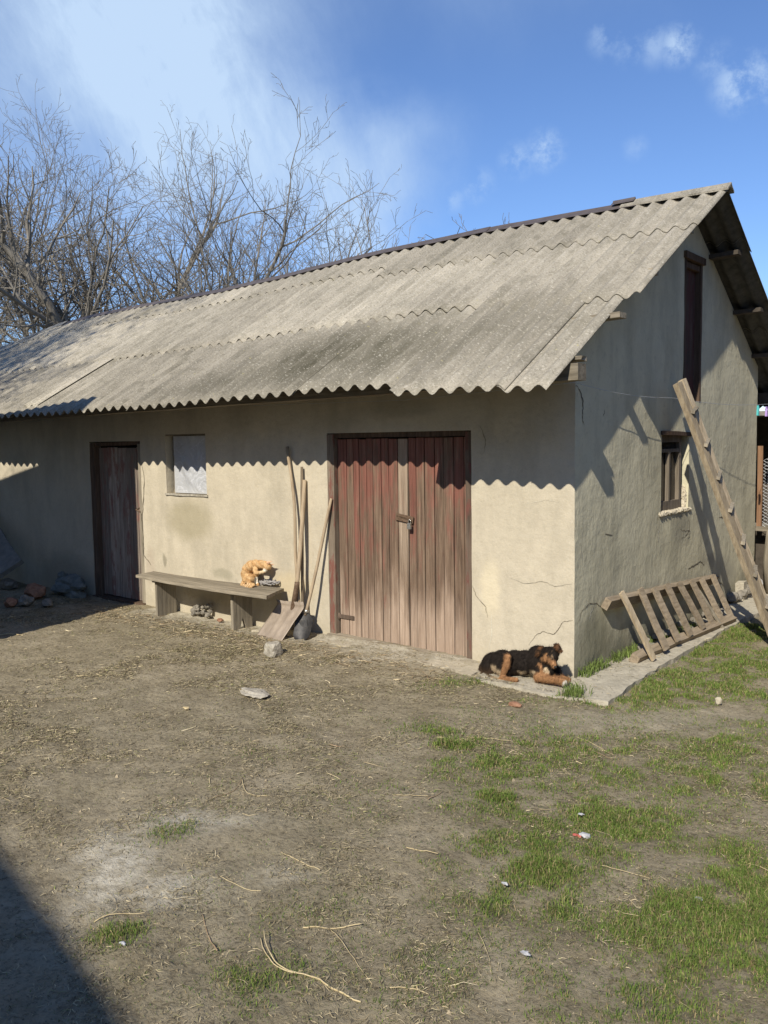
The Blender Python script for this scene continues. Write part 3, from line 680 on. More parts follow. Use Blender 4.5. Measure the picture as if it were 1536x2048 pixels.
# gable window
gw = MB(); x = -.035
gw.bb((x, GW[0], GW[2]), (x-.05, GW[0]+.05, GW[3])); gw.bb((x, GW[1]-.15, GW[2]), (x-.05, GW[1]-.10, GW[3])); gw.bb((x+.002, GW[0], GW[2]), (x-.052, GW[1]-.10, GW[2]+.09)); gw.bb((x+.002, GW[0], GW[3]-.07), (x-.052, GW[1]-.10, GW[3]))
gw.bb((x+.003, GW[0]+.05, GW[3]-.16), (x-.03, GW[1]-.15, GW[3]-.13)); gw.bb((x+.004, 1.89, GW[2]+.09), (x-.03, 1.925, GW[3]-.16))
gf = gw.build('window_frame', wood('grey_brown_sash', (.24, .20, .155), (.09, .075, .055), 'z'), barn)
m = MB(); m.bb((x-.035, GW[0]+.05, GW[2]+.09), (x-.04, GW[1]-.15, GW[3]-.07)); m.build('window_pane', M['glass'], gf)
m = MB()
for k in range(16):
    y = GW[0]-.02+(GW[1]-GW[0]+.05)*k/15; m.lump((-.02, y, GW[2]-.012), .034, 2, .5, squash=(1.1, 1, .7))
for k in range(9): m.lump((-.045, GW[1]+random.uniform(-.06, .0)*(1-k/9), GW[2]+.0+k*.022), random.uniform(.022, .036)*(1-k*.05), 3, .7, squash=(1.2, 1, 1.7))
m.build('window_sill', M['front'], barn)
m = MB(); m.beam((-.02, GW[0]-.02, GW[3]+.015), (-.02, GW[1]+.06, GW[3]+.0), .07, .035, n=4, wob=.003); m.build('window_lintel', M['wood_brown'], barn)
# loft hatch
m = MB(); hy = GH[0]; 
for k, wd in enumerate((.13, .12, .13)):
    m.beam((-.06+.006*(k % 2), hy+.035+wd/2, GH[2]+.0), (-.06+.006*(k % 2), hy+.035+wd/2, GH[3]-.10), wd-.006, .022, up=(1, 0, 0), n=8, wob=.002); hy += wd
hd = m.build('loft_door', wood('maroon_loft_planks', (.13, .09, .075), (.045, .032, .027), 'z', paint=(.10, .045, .04), pthr=.50), barn)
m = MB(); m.beam((-.03, GH[0]+.02, GH[2]), (-.03, GH[0]+.02, GH[3]), .04, .07, up=(1, 0, 0), n=6, wob=.002); m.beam((-.03, GH[1]-.02, GH[2]), (-.03, GH[1]-.02, GH[3]), .04, .07, up=(1, 0, 0), n=6, wob=.002)
m.beam((-.02, GH[0]-.02, GH[3]-.02), (-.02, GH[1]+.03, GH[3]-.02), .09, .06, n=4, wob=.003); m.beam((-.035, GH[0]+.04, GH[3]-.09), (-.035, GH[1]-.04, GH[3]-.09), .05, .05, n=4, wob=.002)
m.build('hatch_frame', M['wood_brown'], barn)
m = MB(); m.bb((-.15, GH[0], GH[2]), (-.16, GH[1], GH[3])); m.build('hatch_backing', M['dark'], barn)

# cracks in the plaster
def crack(pts, axis, mat, wd=.004, part='crack'):
    m = MB(); P = []
    for (u0, v0), (u1, v1) in zip(pts[:-1], pts[1:]):
        n = 5
        for k in range(n): P.append((u0+(u1-u0)*k/n+random.uniform(-1, 1)*1.1, v0+(v1-v0)*k/n+random.uniform(-1, 1)*1.1))
    P.append(pts[-1]); L = []
    for i, (u, v) in enumerate(P):
        q = at(u, v, axis, 0); a = q.x if axis == 1 else q.y
        L.append((a, q.z, wd*(.25+.75*math.sin(math.pi*(i+.6)/(len(P)+.2)))*random.uniform(.6, 1.4)))
    vs = []; fs = []
    for i, (a, z, w_) in enumerate(L):
        a2, z2, _ = L[min(i+1, len(L)-1)]; a1, z1, _ = L[max(i-1, 0)]; d = Vector((a2-a1, z2-z1)).normalized(); nrm = Vector((-d.y, d.x))*w_/2
        for s in (1, -1):
            aa = a+nrm.x*s; zz = z+nrm.y*s
            off = dispf(a, z, 1)-.0016 if axis == 1 else dispf(a, z, 9)+.0016
            vs.append((aa, off-.001, zz) if axis == 1 else (off+.001, aa, zz))
    for i in range(len(L)-1): fs.append((i*2, i*2+1, i*2+3, i*2+2))
    m.add(vs, fs, .5); return m.build(part, mat, barn)
crack([(1058, 1290), (1075, 1268), (1088, 1263), (1108, 1269), (1118, 1256), (1126, 1243), (1146, 1241)], 1, M['crack'], .005)
crack([(1020, 1155), (1050, 1168), (1085, 1162), (1110, 1172), (1145, 1168)], 1, M['crack'], .0025)
crack([(945, 1170), (952, 1190), (972, 1215), (976, 1235)], 1, M['crack'], .005)
crack([(960, 850), (972, 880), (968, 905)], 1, M['crack'], .004)
crack([(1045, 1010), (1090, 1000), (1125, 1006)], 1, M['crackl'], .002)
crack([(284, 925), (290, 960), (288, 1000), (284, 1030), (286, 1075), (288, 1110), (302, 1130)], 1, M['crack'], .016)
crack([(982, 1218), (985, 1260), (978, 1300)], 1, M['crackl'], .006)
crack([(340, 1160), (352, 1195), (362, 1215)], 1, M['crack'], .004)
crack([(1152, 770), (1163, 788), (1166, 812), (1164, 835), (1168, 850)], 0, M['crack'], .014)
crack([(1153, 1250), (1163, 1222), (1178, 1208), (1190, 1206), (1204, 1215), (1218, 1210)], 0, M['crack'], .007)
crack([(1188, 1206), (1180, 1228), (1178, 1240)], 0, M['crackl'], .008)
crack([(1316, 1036), (1318, 1060), (1315, 1085), (1318, 1110)], 0, M['crackl'], .012)
crack([(1378, 1040), (1380, 1065), (1376, 1085)], 0, M['crack'], .008)
crack([(1360, 1058), (1370, 1062), (1378, 1060), (1372, 1072), (1362, 1078)], 0, M['crack'], .007)
crack([(1375, 1138), (1388, 1132), (1400, 1122), (1408, 1130)], 0, M['crack'], .012)
crack([(1195, 1045), (1193, 1062)], 0, M['crackl'], .007)
crack([(1210, 1068), (1224, 1070)], 0, M['crack'], .008)
crack([(1164, 1010), (1166, 1060), (1162, 1090), (1165, 1150)], 0, M['crackl'], .004)
crack([(1422, 1172), (1440, 1166), (1448, 1172)], 0, M['crack'], .01)
crack([(1438, 1034), (1446, 1035), (1455, 1034)], 0, M['crack'], .01)
crack([(1210, 820), (1206, 833)], 0, M['crack'], .008)

# little smear of fallen plaster at the foot of the corner
# =================================================================== SLAB PATH
def slab(name, poly, z0, mat, label, thick=.05, step=.05, jag=.02):
    bm = bmesh.new(); pts = []
    for (x0, y0), (x1, y1) in zip(poly, poly[1:]+poly[:1]):
        n = max(1, int(math.hypot(x1-x0, y1-y0)/step))
        for k in range(n):
            t = k/n; x = x0+(x1-x0)*t; y = y0+(y1-y0)*t
            q = mnoise.noise(Vector((x*6, y*6, 1)))*jag+mnoise.noise(Vector((x*19, y*19, 1)))*jag*.5
            pts.append((x+q, y-q))
    vs = [bm.verts.new((x, y, 0)) for x, y in pts]; f = bm.faces.new(vs)
    bmesh.ops.triangulate(bm, faces=[f]); bmesh.ops.subdivide_edges(bm, edges=bm.edges[:], cuts=3, use_grid_fill=True)
    for v in bm.verts: v.co.z = z0+.010*mnoise.noise(Vector((v.co.x*3, v.co.y*3, 4)))+.004*mnoise.noise(Vector((v.co.x*14, v.co.y*14, 4)))
    geom = bmesh.ops.extrude_face_region(bm, geom=bm.faces[:])
    for e in geom['geom']:
        if isinstance(e, bmesh.types.BMVert): e.co.z -= thick
    bmesh.ops.recalc_face_normals(bm, faces=bm.faces)
    me = bpy.data.meshes.new(name); bm.to_mesh(me); bm.free(); me.materials.append(mat)
    o = bpy.data.objects.new(name, me); COL.objects.link(o); tag(o, label, kind='structure'); return o
slab('path', [(-.62, -.03), (-.02, -.03), (-.02, -.02), (.03, -.02), (.03, 4.3), (.40, 4.3), (.37, 2.6), (.38, 1.2), (.40, .35), (.46, -.42), (.1, -.50), (-.3, -.47), (-.58, -.42)], .028, M['concrete'], 'cracked concrete apron round the barn corner')
slab('path', [(-3.2, -.01), (-.66, -.01), (-.62, -.36), (-1.2, -.30), (-2.0, -.24), (-3.2, -.26)], .020, simple('dusty_rubble_strip', (.36, .315, .235), (.54, .48, .365), 9, rough=.95, bump=1, bdist=.02), 'dusty crumbling strip along the barn front', jag=.07)

# =================================================================== BENCH
bo = Vector((-3.9, -.2, 0)); bench = empty('bench', bo, 'grey weathered plank bench against the cream wall, ginger cat on it', 'bench')
m = MB(bo)
P4 = [(-4.88, -.345, .405), (-2.80, -.43, .405), (-2.97, -.045, .405), (-4.93, -.08, .405)]
def slabseg(mb, q, th, nseg, split):
    a0, a1, b1, b0 = [Vector(x) for x in q]
    for (s0, s1) in split:
        vs = []; fs = []
        for i in range(nseg+1):
            t = i/nseg; sag = -.012*math.sin(math.pi*t); f_ = a0.lerp(a1, t); k_ = b0.lerp(b1, t)
            for dz in (0, -th):
                for s in (s0, s1): vs.append(f_.lerp(k_, s)+Vector((0, 0, dz+sag+random.uniform(-.001, .001))))
        for i in range(nseg):
            a = i*4; c = a+4; fs += [(a, c, c+1, a+1), (a+2, a+3, c+3, c+2), (a, a+2, c+2, c), (a+1, c+1, c+3, a+3)]
        fs += [(0, 1, 3, 2), (nseg*4, nseg*4+2, nseg*4+3, nseg*4+1)]
        mb.add(vs, fs)
slabseg(m, P4, .030, 16, ((0, .47), (.49, 1)))
m.build('seat', M['wood_grey_x'], bench)
def bleg(x, nm):
    m = MB(bo); y0, y1 = -.30, -.06; top = .36; z0 = -.02
    prof = [(y0, z0), (y0+.075, z0), ((y0+y1)/2, z0+.13), (y1-.075, z0), (y1, z0), (y1, top), (y0, top)]
    if x < -4: prof = [(y0, z0), (y1, z0), (y1, top), (y0, top)]
    n = len(prof); vs = [(x-.018, a, b) for a, b in prof]+[(x+.018, a, b) for a, b in prof]
    fs = [tuple(range(n))[::-1], tuple(range(n, 2*n))]+[(i, (i+1) % n, n+(i+1) % n, n+i) for i in range(n)]
    m.add(vs, fs); return m.build('leg', M['wood_grey_z'], bench)
bleg(-4.60, 0); bleg(-3.42, 0)
for a_ in (-3.42, -4.6):
    m = MB(bo); m.beam((a_, -.33, .36), (a_, -.06, .355), .05, .03, n=3, wob=.002); m.build('cleat', M['wood_grey_x'], bench)
# cord bundle
rp = MB(); c0 = at(535, 1172, 2, .405)
for k in range(16):
    pts = []; ph = random.uniform(0, 6); r1 = random.uniform(.03, .085); r2 = random.uniform(.02, .05); cx = c0.x+random.uniform(-.07, .08); cy = c0.y+random.uniform(-.02, .03)+.03; tl = random.uniform(-.35, .35)
    for i in range(22):
        a = ph+i/21*random.uniform(5.2, 6.6) if i else ph; a = ph+i/21*6.3
        pts.append((cx+r1*math.cos(a), cy+r2*math.sin(a)*1.3, .418+.012*k/16*2+abs(.02*math.sin(a*1.5+k))+tl*.02*math.cos(a)))
    rp.tube(pts, random.uniform(.004, .0065), 6)
for k in range(3): rp.lump((c0.x-.09+k*.02, c0.y+.02, .43), .028, 2, .5, squash=(1.2, .9, .9))
tag(rp.build('cord_bundle', M['cloth']), 'tangled bundle of grey cord beside the cat on the bench', 'rope')

# =================================================================== TOOLS
# broad scoop shovel
sh = empty('scoop_shovel', at(557, 1272, 2, 0), 'broad square bladed scoop shovel with pale thick handle', 'shovel')
O = sh.location.copy()
A = Vector((-3.03, -.36, .00)); B = Vector((-2.66, -.40, .00)); 
Cc = at(612, 1208, 1, -.17); D = at(559, 1203, 1, -.15)
C_ = Vector(Cc); D_ = Vector(D); D_ = Vector((D_.x, -.15, D_.z))
m = MB(O); n = 18; vs = []; fs = []; nrm = (B-A).cross(D_-A).normalized()
if nrm.y > 0: nrm = -nrm
for t in (0, 1):
    for i in range(n+1):
        for j in range(n+1):
            s = i/n; v = j/n; p = A.lerp(B, s).lerp(D_.lerp(C_, s), v)
            dish = -.028*(1-(2*s-1)**2)*(0.5+.5*v) - .045*max(0, v-.93)/.07*(-1)
            rib = .010*math.exp(-((s-.36)/.05)**2)+.010*math.exp(-((s-.64)/.05)**2)+.014*math.exp(-((s-.5)/.06)**2)*max(0, v-.45)*2
            vs.append(p+nrm*(dish+rib+.006*mnoise.noise(Vector((s*3, v*3, 1))))-nrm*.003*t)
N = (n+1)**2
for i in range(n):
    for j in range(n):
        a = i*(n+1)+j; fs += [(a, a+n+1, a+n+2, a+1), (N+a, N+a+1, N+a+n+2, N+a+n+1)]
for i in range(n):
    a = i*(n+1); fs.append((a, N+a, N+a+n+1, a+n+1)); a += n; fs.append((a, a+n+1, N+a+n+1, N+a))
    a = i; fs.append((a, a+1, N+a+1, N+a)); a += n*(n+1); fs.append((a, N+a, N+a+1, a+1))
m.add(vs, fs, .5, True); m.build('blade', M['blade'], sh)
S0 = (C_+D_)/2+Vector((0, 0, -.06)); top = Vector((-2.69, -.025, 1.43)); Sx = at(594, 1170, 1, -.17)
m = MB(O); S0b = S0-nrm*.0; m.tube([S0b+Vector((0, .0, -.05)), S0, S0.lerp(Sx, .45), Sx, Sx.lerp(top, .03)], [.012, .022, .024, .024, .023], 12); m.build('socket', M['rust'], sh)
m = MB(O); pts = [Sx.lerp(top, t)+Vector((.010*math.sin(t*3.1), 0, 0)) for t in np.linspace(-.02, 1, 14)]; m.tube(pts, [.020-.002*abs(t-.5) for t in np.linspace(0, 1, 14)], 12); m.build('handle', M['wood_handle'], sh)
# dark steel shovel
o2 = at(622, 1275, 2, 0); s2 = empty('steel_shovel', o2, 'black pointed steel shovel behind the scoop shovel, thin handle resting on the door post', 'shovel')
O = Vector(o2)
a1 = at(612, 1226, 1, -.16); t1 = Vector((-2.36, -.02, 1.27)); foot = at(622, 1277, 2, .005); foot.y = min(foot.y, -.30)
m = MB(O); m.tube([a1.lerp(t1, t)+Vector((.006*math.sin(t*5), 0, 0)) for t in np.linspace(-.02, 1, 12)], [.0145]*11+[.011], 10); m.build('handle', M['wood_handle'], s2)
m = MB(O); m.tube([a1-Vector((0, 0, .0)), a1.lerp(t1, .03)], .020, 10); m.build('ferrule', M['steel'], s2)
m = MB(O); vs = []; fs = []; nn = 12; ax = (foot-a1); L_ = ax.length; axn = ax.normalized(); side = Vector((.9, .25, 0)).normalized(); side = (side-axn*side.dot(axn)).normalized(); nr = side.cross(axn)
if nr.y > 0: nr = -nr
for t in (0, 1):
    for j in range(nn+1):
        v = j/nn; wd = .022+(.085-.022)*min(1, v/.22) if v < .22 else .085*(1 if v < .7 else math.sqrt(max(0.02, 1-((v-.7)/.31)**2)))
        for i in range(nn+1):
            s = 2*i/nn-1; p = a1+ax*v+side*s*wd-nr*.022*(1-s*s)*min(1, v*3)-nr*t*.003
            vs.append(p)
N = (nn+1)**2
for j in range(nn):
    for i in range(nn):
        a = j*(nn+1)+i; fs += [(a, a+1, a+nn+2, a+nn+1), (N+a, N+a+nn+1, N+a+nn+2, N+a+1)]
m.add(vs, fs, .5, True)
m.build('blade', M['blade_dark'], s2)
# crooked stick
st = MB(Vector((-2.70, -.13, 0)))
k0 = Vector((-2.70, -.14, .0)); k3 = Vector((-2.885, -.03, 1.735))
pts = []
for t in np.linspace(0, 1, 18):
    p = k0.lerp(k3, t); p.x += .035*math.sin(math.pi*t)+(.012*math.sin(t*11)); pts.append(p)
st.tube(pts, list(np.linspace(.017, .013, 16))+[.016, .015], 10)
tag(st.build('crooked_stick', M['wood_handle']), 'tall crooked peeled stick, its knobbly top highest of the tools', 'stick')
# hoe with dark handle
ho = Vector((-2.64, -.12, 0)); hoe = empty('hoe', ho, 'hoe with dark straight handle standing between stick and scoop shovel', 'hoe')
m = MB(ho); m.tube([Vector((-2.66, -.12, .10)).lerp(Vector((-2.715, -.03, 1.55)), t) for t in np.linspace(0, 1, 8)], [.014]*7+[.012], 10); m.build('handle', M['wood_dark_handle'], hoe)
m = MB(ho); 
m.tube([(-2.66, -.12, .28), (-2.655, -.13, .20), (-2.63, -.16, .13), (-2.61, -.19, .12)], [.016, .018, .012, .01], 8)
m.beam((-2.60, -.20, .17), (-2.56, -.24, .02), .12, .004, up=(.3, -1, .2), n=3); m.build('blade', M['blade_dark'], hoe)

# =================================================================== STONE BLOCK AND YARD SCRAPS
p = at(541, 1303, 2, 0)
m = MB((-2.33, -.84, 0)); m.lump((-2.34, -.80, .055), .072, 3, .16, squash=(1.0, .9, 1.05), chunky=True, seed=4); tag(m.build('stone_block', M['block']), 'squarish whitish concrete lump on the bare earth before the shovels', 'stone')
p = at(508, 1389, 2, 0); m = MB(p); m.lump((p.x, p.y, .012), .10, 3, .35, squash=(1.3, .7, .22)); tag(m.build('flat_stone', M['block']), 'flat pale stone half sunk in the bare earth', 'stone')
p = at(1030, 1413, 2, 0); m = MB(p); m.lump((p.x, p.y, .014), .034, 2, .3, squash=(1.5, .8, .55)); tag(m.build('brick_shard', M['brick']), 'small pinkish brick shard in front of the dog', 'brick')
p = at(1437, 1407, 2, 0); m = MB(p); m.lump((p.x, p.y, .018), .022, 2, .3, squash=(1, .8, 1.3)); tag(m.build('pebble', M['front']), 'small tan pebble on the bare earth beyond the right grass', 'stone')
p = at(1163, 1672, 2, 0); r_ = empty('wrapper_scrap', (p.x, p.y, ghs(p.x, p.y)), 'crumpled white and red wrapper scrap on the grass', 'litter')
m = MB(p); m.lump((p.x+.008, p.y+.01, .016), .020, 2, .8, squash=(1.3, .8, .5)); m.build('white_piece', M['white'], r_)
m = MB(p); m.lump((p.x-.022, p.y-.004, .010), .013, 2, .8, squash=(1.6, .8, .45)); m.build('red_piece', M['wrap'], r_)
for u, v, s, lab in ((1162, 1633, .011, 'small white plastic bit above the crumpled wrapper'), (1050, 1912, .012, 'white feather-like scrap in the sparse grass near the bottom'), (1398, 1803, .012, 'pale scrap beside the thick green clump'),
                     (246, 1893, .010, 'tiny white scrap inside the bottom left shade'), (1010, 1773, .010, 'small white scrap left of the green tuft'), (372, 1419, .018, 'yellowish dry leaf curled on the bare earth')):
    p = at(u, v, 2, 0); m = MB(p); m.lump((p.x, p.y, .012), s, 2, .8, squash=(1.5, .8, .4)); tag(m.build('litter_scrap' if 'leaf' not in lab else 'dry_leaf', M['white'] if 'leaf' not in lab else M['straw']), lab, 'litter' if 'leaf' not in lab else 'leaf')
# long straws and reeds that can be told apart
def reed(name, pts, r0, r1, mat, label, lift=.012, strands=1):
    p0 = at(*pts[0], 2, 0); m = MB(p0)
    for s in range(strands):
        W3 = []
        n = len(pts)
        for i in range((n-1)*6+1):
            t = i/6; k = min(int(t), n-2); f = t-k
            a, b, c, d = pts[max(k-1, 0)], pts[k], pts[k+1], pts[min(k+2, n-1)]
            u = .5*(2*b[0]+(c[0]-a[0])*f+(2*a[0]-5*b[0]+4*c[0]-d[0])*f*f+(3*b[0]-a[0]-3*c[0]+d[0])*f**3)
            v = .5*(2*b[1]+(c[1]-a[1])*f+(2*a[1]-5*b[1]+4*c[1]-d[1])*f*f+(3*b[1]-a[1]-3*c[1]+d[1])*f**3)
            tt = i/((n-1)*6); q = at(u+s*7*(1-tt)**2, v-s*5*(1-tt)**2, 2, 0); W3.append((q.x, q.y, ghs(q.x, q.y)+lift*.5+.004*math.sin(tt*5+s+pts[0][0])+(.02*(1-tt)**3)*s))
        m.tube(W3, list(np.linspace(r0*.72, r1*.72, len(W3))), 5)
    return tag(m.build(name, mat), label, 'straw' if 'straw' in name or 'reed' in name or 'stalk' in name else 'twig')
reed('dry_reed', [(521, 1872), (530, 1905), (560, 1935), (615, 1946), (665, 1968), (722, 1990)], .0025, .0042, M['straw'], 'longest curved pale reed, splitting in two strands, near the bottom', strands=2)
reed('dry_stalk', [(606, 1848), (665, 1846), (724, 1840)], .0045, .0035, M['straw'], 'straight yellow stalk above the longest curved reed')
reed('twig', [(405, 1822), (416, 1860), (434, 1897)], .0025, .0045, M['twig'], 'orange brown bent twig left of the longest curved reed')
reed('dry_straw', [(562, 1706), (600, 1720), (640, 1738)], .002, .003, M['straw'], 'short yellow straw beside the pale ashy patch')
reed('dry_straw', [(440, 1756), (480, 1772), (522, 1777)], .002, .0022, M['straw'], 'thin straw just under the pale ashy patch')
reed('twig', [(430, 1592), (470, 1580), (484, 1561)], .002, .003, M['twig'], 'left arm of the forked brown twig cluster')
reed('twig', [(484, 1561), (495, 1588), (535, 1592)], .003, .002, M['straw'], 'right arm of the forked brown twig cluster')
reed('dry_straw', [(813, 1696), (840, 1701), (876, 1710)], .0035, .0025, M['straw'], 'short thick straw on bare earth left of the green tufts')
reed('dry_straw', [(933, 1472), (975, 1476), (1022, 1483)], .003, .002, M['straw'], 'long pale straw between dog and the middle grass')
reed('dry_straw', [(1152, 1473), (1190, 1488), (1227, 1508)], .003, .002, M['straw'], 'upper of the two crossing straws below the slab corner')
reed('twig', [(1135, 1482), (1180, 1500), (1225, 1515)], .003, .002, M['twig'], 'lower brown one of the two crossing straws below the slab corner')
reed('twig', [(856, 1600), (872, 1592), (884, 1584)], .004, .002, M['twig'], 'short thick brown twig left of the middle grass')
reed('dry_straw', [(784, 1588), (820, 1593), (858, 1594)], .0025, .002, M['straw'], 'pale straw touching the short thick brown twig')
reed('dry_straw', [(1200, 1730), (1250, 1742), (1300, 1750)], .0022, .0018, M['straw'], 'long thin straw lying across the right grass')
reed('dry_straw', [(0, 1266), (25, 1266), (46, 1269)], .007, .006, M['straw'], 'thick pale straw at the left edge before the shade')
reed('dry_stalk', [(660, 1850), (700, 1895), (745, 1958)], .0018, .0015, M['straw'], 'thin branching stalk between the yellow stalk and the curved reed')
reed('dry_straw', [(780, 1972), (810, 1970), (858, 1980)], .003, .002, M['straw'], 'pale frayed straw near the bottom middle')
reed('twig', [(955, 1855), (975, 1895), (982, 1935)], .0018, .0015, M['straw'], 'upright thin stalk left of the bottom green tuft')
reed('dry_straw', [(1480, 1715), (1510, 1725), (1536, 1736)], .0025, .002, M['straw'], 'straw at the right edge above the thick clump')
reed('dry_straw', [(188, 1835), (235, 1826), (290, 1822)], .003, .002, M['straw'], 'pale straw above the small left green tuft')
reed('twig', [(660, 1490), (675, 1493), (690, 1489)], .006, .004, M['twig'], 'short fat brown twig in mid yard')

# rubble under bench and against the wall
def rubble(u, v, r, mat, name, label, cat='stone', sq=(1.2, 1, .7), plane=None, zc=None):
    p = at(u, v, 2, 0) if plane is None else at(u, v, 1, plane)
    z = (r*sq[2]*.8 if plane is None else p.z)
    m = MB((p.x, p.y, 0)); m.lump((p.x, p.y, z), r, 2, .45, squash=sq); return tag(m.build(name, mat), label, cat)
rubble(455, 1228, .055, M['brick'], 'broken_brick', 'orange broken brick under the bench near its right leg', 'brick')
rubble(440, 1243, .03, M['brick'], 'brick_chip', 'small orange brick chip in front of the broken brick under the bench', 'brick')
m = MB((-4.15, -.06, 0))
for k in range(26): m.lump((-4.15+random.uniform(-.13, .13), -.06+random.uniform(-.05, .03), .02+random.random()*.10), random.uniform(.015, .03), 1, .5)
tag(m.build('plaster_rubble', M['stone']), 'heap of grey plaster crumbs under the bench', 'rubble', kind='stuff')

# dark pile in the left shade
sl = MB((-7.5, -.4, 0))
sl.beam((-8.9, -.15, .95), (-7.36, -.42, .26), .34, .06, up=(.35, -.75, .8), n=6, wob=.012)
tag(sl.build('leaning_slab', M['slate']), 'grey slab leaning on the rubble at the left edge', 'slab')
for u, v, r, mt, nm, lab in ((70, 1195, .12, M['brick'], 'broken_brick', 'dark reddish brick lump between the slab and the sack in the shade'), (18, 1178, .10, M['stone'], 'rubble_stone', 'angular stone right under the leaning slab'),
                             (52, 1210, .08, M['stone'], 'rubble_stone', 'pale stone in front of the dark brick lump'), (95, 1212, .06, M['stone'], 'rubble_stone', 'small rounded stone nearest the sack'), (22, 1212, .07, M['brick'], 'broken_brick', 'low brick piece at the left edge of the rubble')):
    rubble(u, v, r, mt, nm, lab, 'stone' if 'stone' in nm else 'brick', (1.2, 1, .75))
m = MB((-6.45, -.25, 0)); m.lump((-6.42, -.17, .10), .16, 3, .5, squash=(1.9, .8, .75)); m.lump((-6.62, -.15, .14), .09, 3, .5, squash=(.8, .9, 1.2)); tag(m.build('crumpled_sack', M['bag']), 'crumpled bluish grey sack beside the dark side door', 'sack')

# =================================================================== LADDER
p = at(1553, 1282, 2, 0)
fo = Vector((.80, 2.20, 0)); lad = empty('ladder', fo, 'tall home-made wooden ladder leaning on the gable below the loft hatch', 'ladder')
T1 = at(1355, 766, 0, .22); F1 = at(1556, 1296, 2, -.02)
dv = Vector((-.105, .385, 0)); 
m = MB(fo); m.beam(F1, T1, .115, .045, up=(.95, -.1, .3), n=14, wob=.003, taper=.78); m.build('rail', M['wood_tan'], lad)
T2 = T1+dv+Vector((0, 0, .05)); F2 = F1+dv
m = MB(fo); m.beam(F2, T2, .10, .045, up=(.95, -.1, .3), n=14, wob=.003, taper=.78); m.build('rail', M['wood_tan'], lad)
for k in range(8):
    t = .03+k*.122
    a = F1.lerp(T1, t); b = F2.lerp(T2, t); d = (b-a).normalized()
    m = MB(fo); q = Vector((.03, 0, .02)); m.beam(a-d*.02+q, b+d*.03+q, .032, .026, up=(.3, -.2, 1), n=3, wob=.003); m.build('rung', M['wood_grey_z'], lad)

# =================================================================== LATTICE PANEL
tops = [(1243, 1187), (1280, 1180), (1308, 1178), (1333, 1172), (1358, 1167), (1383, 1163), (1403, 1160), (1425, 1153)]
bots = [(1308, 1320), (1333, 1300), (1357, 1283), (1382, 1272), (1407, 1258), (1427, 1252), (1445, 1243), (1462, 1235)]
po = Vector((.25, 1.6, 0)); pan = empty('lattice_panel', po, 'weathered wooden slatted frame propped against the gable base', 'wooden frame')
tr0 = at(1212, 1208, 0, .05); tr1 = at(1430, 1158, 0, .06)
m = MB(po); m.beam(tr0, tr1, .055, .085, up=(.5, 0, 1), n=8, wob=.004); m.build('top_rail', M['wood_tan_x'], pan)
br0 = at(1268, 1318, 2, .055); br1 = at(1465, 1238, 2, .05)
m = MB(po); m.beam(br0, br1, .075, .075, up=(.5, 0, 1), n=8, wob=.005); m.build('bottom_rail', M['wood_tan_x'], pan)
tp = [tr0.lerp(tr1, (u-1212)/(1430-1212)) for u, v in tops]
for k, ((ut, vt), (ub, vb)) in enumerate(zip(tops, bots)):
    a = at(ut, vt-3, 0, .115); b = at(ub, vb-1, 0, .30)
    if b.z < .0: b = at(ub, vb-1, 2, .02)
    m = MB(po); m.beam(a, b, .062 if k else .05, .022, up=(1, -.25, .4), n=5, wob=.003, taper=1.05); m.build('slat', M['wood_tan_x'] if k else M['wood_tan'], pan)
a = at(1398, 1182, 0, .17); b = at(1447, 1258, 2, .02)
m = MB((b.x, b.y, 0)); m.beam(a, b, .028, .018, up=(1, -.2, .4), n=4, wob=.002); tag(m.build('loose_lath', M['wood_grey_z']), 'thin loose lath resting across the slatted frame', 'lath')
# weeds and stones behind the panel are stuff of the wall foot
m = MB((.1, 1.8, 0))
for k in range(46):
    y = random.uniform(.95, 3.0); m.lump((random.uniform(.04, .16), y, .04+random.random()*.05), random.uniform(.02, .05), 1, .5, squash=(1, 1.2, .7))
for k in range(16): m.lump((random.uniform(.03, .10), random.uniform(3.5, 4.2), .05+random.random()*.09), random.uniform(.03, .06), 1, .5)
tag(m.build('wall_foot_rubble', M['stone']), 'crumbled plaster and stones along the gable foot', 'rubble', kind='stuff')
m = MB((.05, 3.78, 0)); m.box((.05, 3.80, .12), (.09, .12, .20), jit=.012); tag(m.build('upright_stone', M['concrete']), 'upright grey stone at the gable foot beneath the ladder', 'stone')

# =================================================================== HUTCH RIGHT OF THE GABLE
ho = Vector((.3, 5.3, 0)); hut = empty('hutch', ho, 'dark wooden wire mesh hutch on posts beyond the gable corner', 'hutch')
m = MB(ho); m.bb((-.9, 5.5, .70), (2.2, 5.55, 2.0)); m.bb((-.9, 4.75, .70), (-.85, 5.5, 2.0)); m.build('back_board', M['shade_timber'], hut)
m = MB(ho); m.beam((-.3, 4.62, .72), (2.2, 4.62, .70), .06, .05, n=6, wob=.003); m.build('shelf', M['wood_grey_x'], hut)
m = MB(ho)
for x in (-.12, -.02): m.beam((x, 4.65, .74), (x, 4.65, 1.66), .055, .03, up=(0, 1, 0), n=3, wob=.002)
m.build('door_board', wood('orange_brown_board', (.36, .21, .12), (.18, .10, .06), 'z'), hut)
for x in (.10, .95, 1.9):
    m = MB(ho); m.tube([(x+.03, 4.60, 0), (x, 4.60, .35), (x+.02, 4.62, .70)], [.062, .055, .05], 9); m.build('leg', M['wood_grey_z'], hut)
m = MB(ho); sx = .035
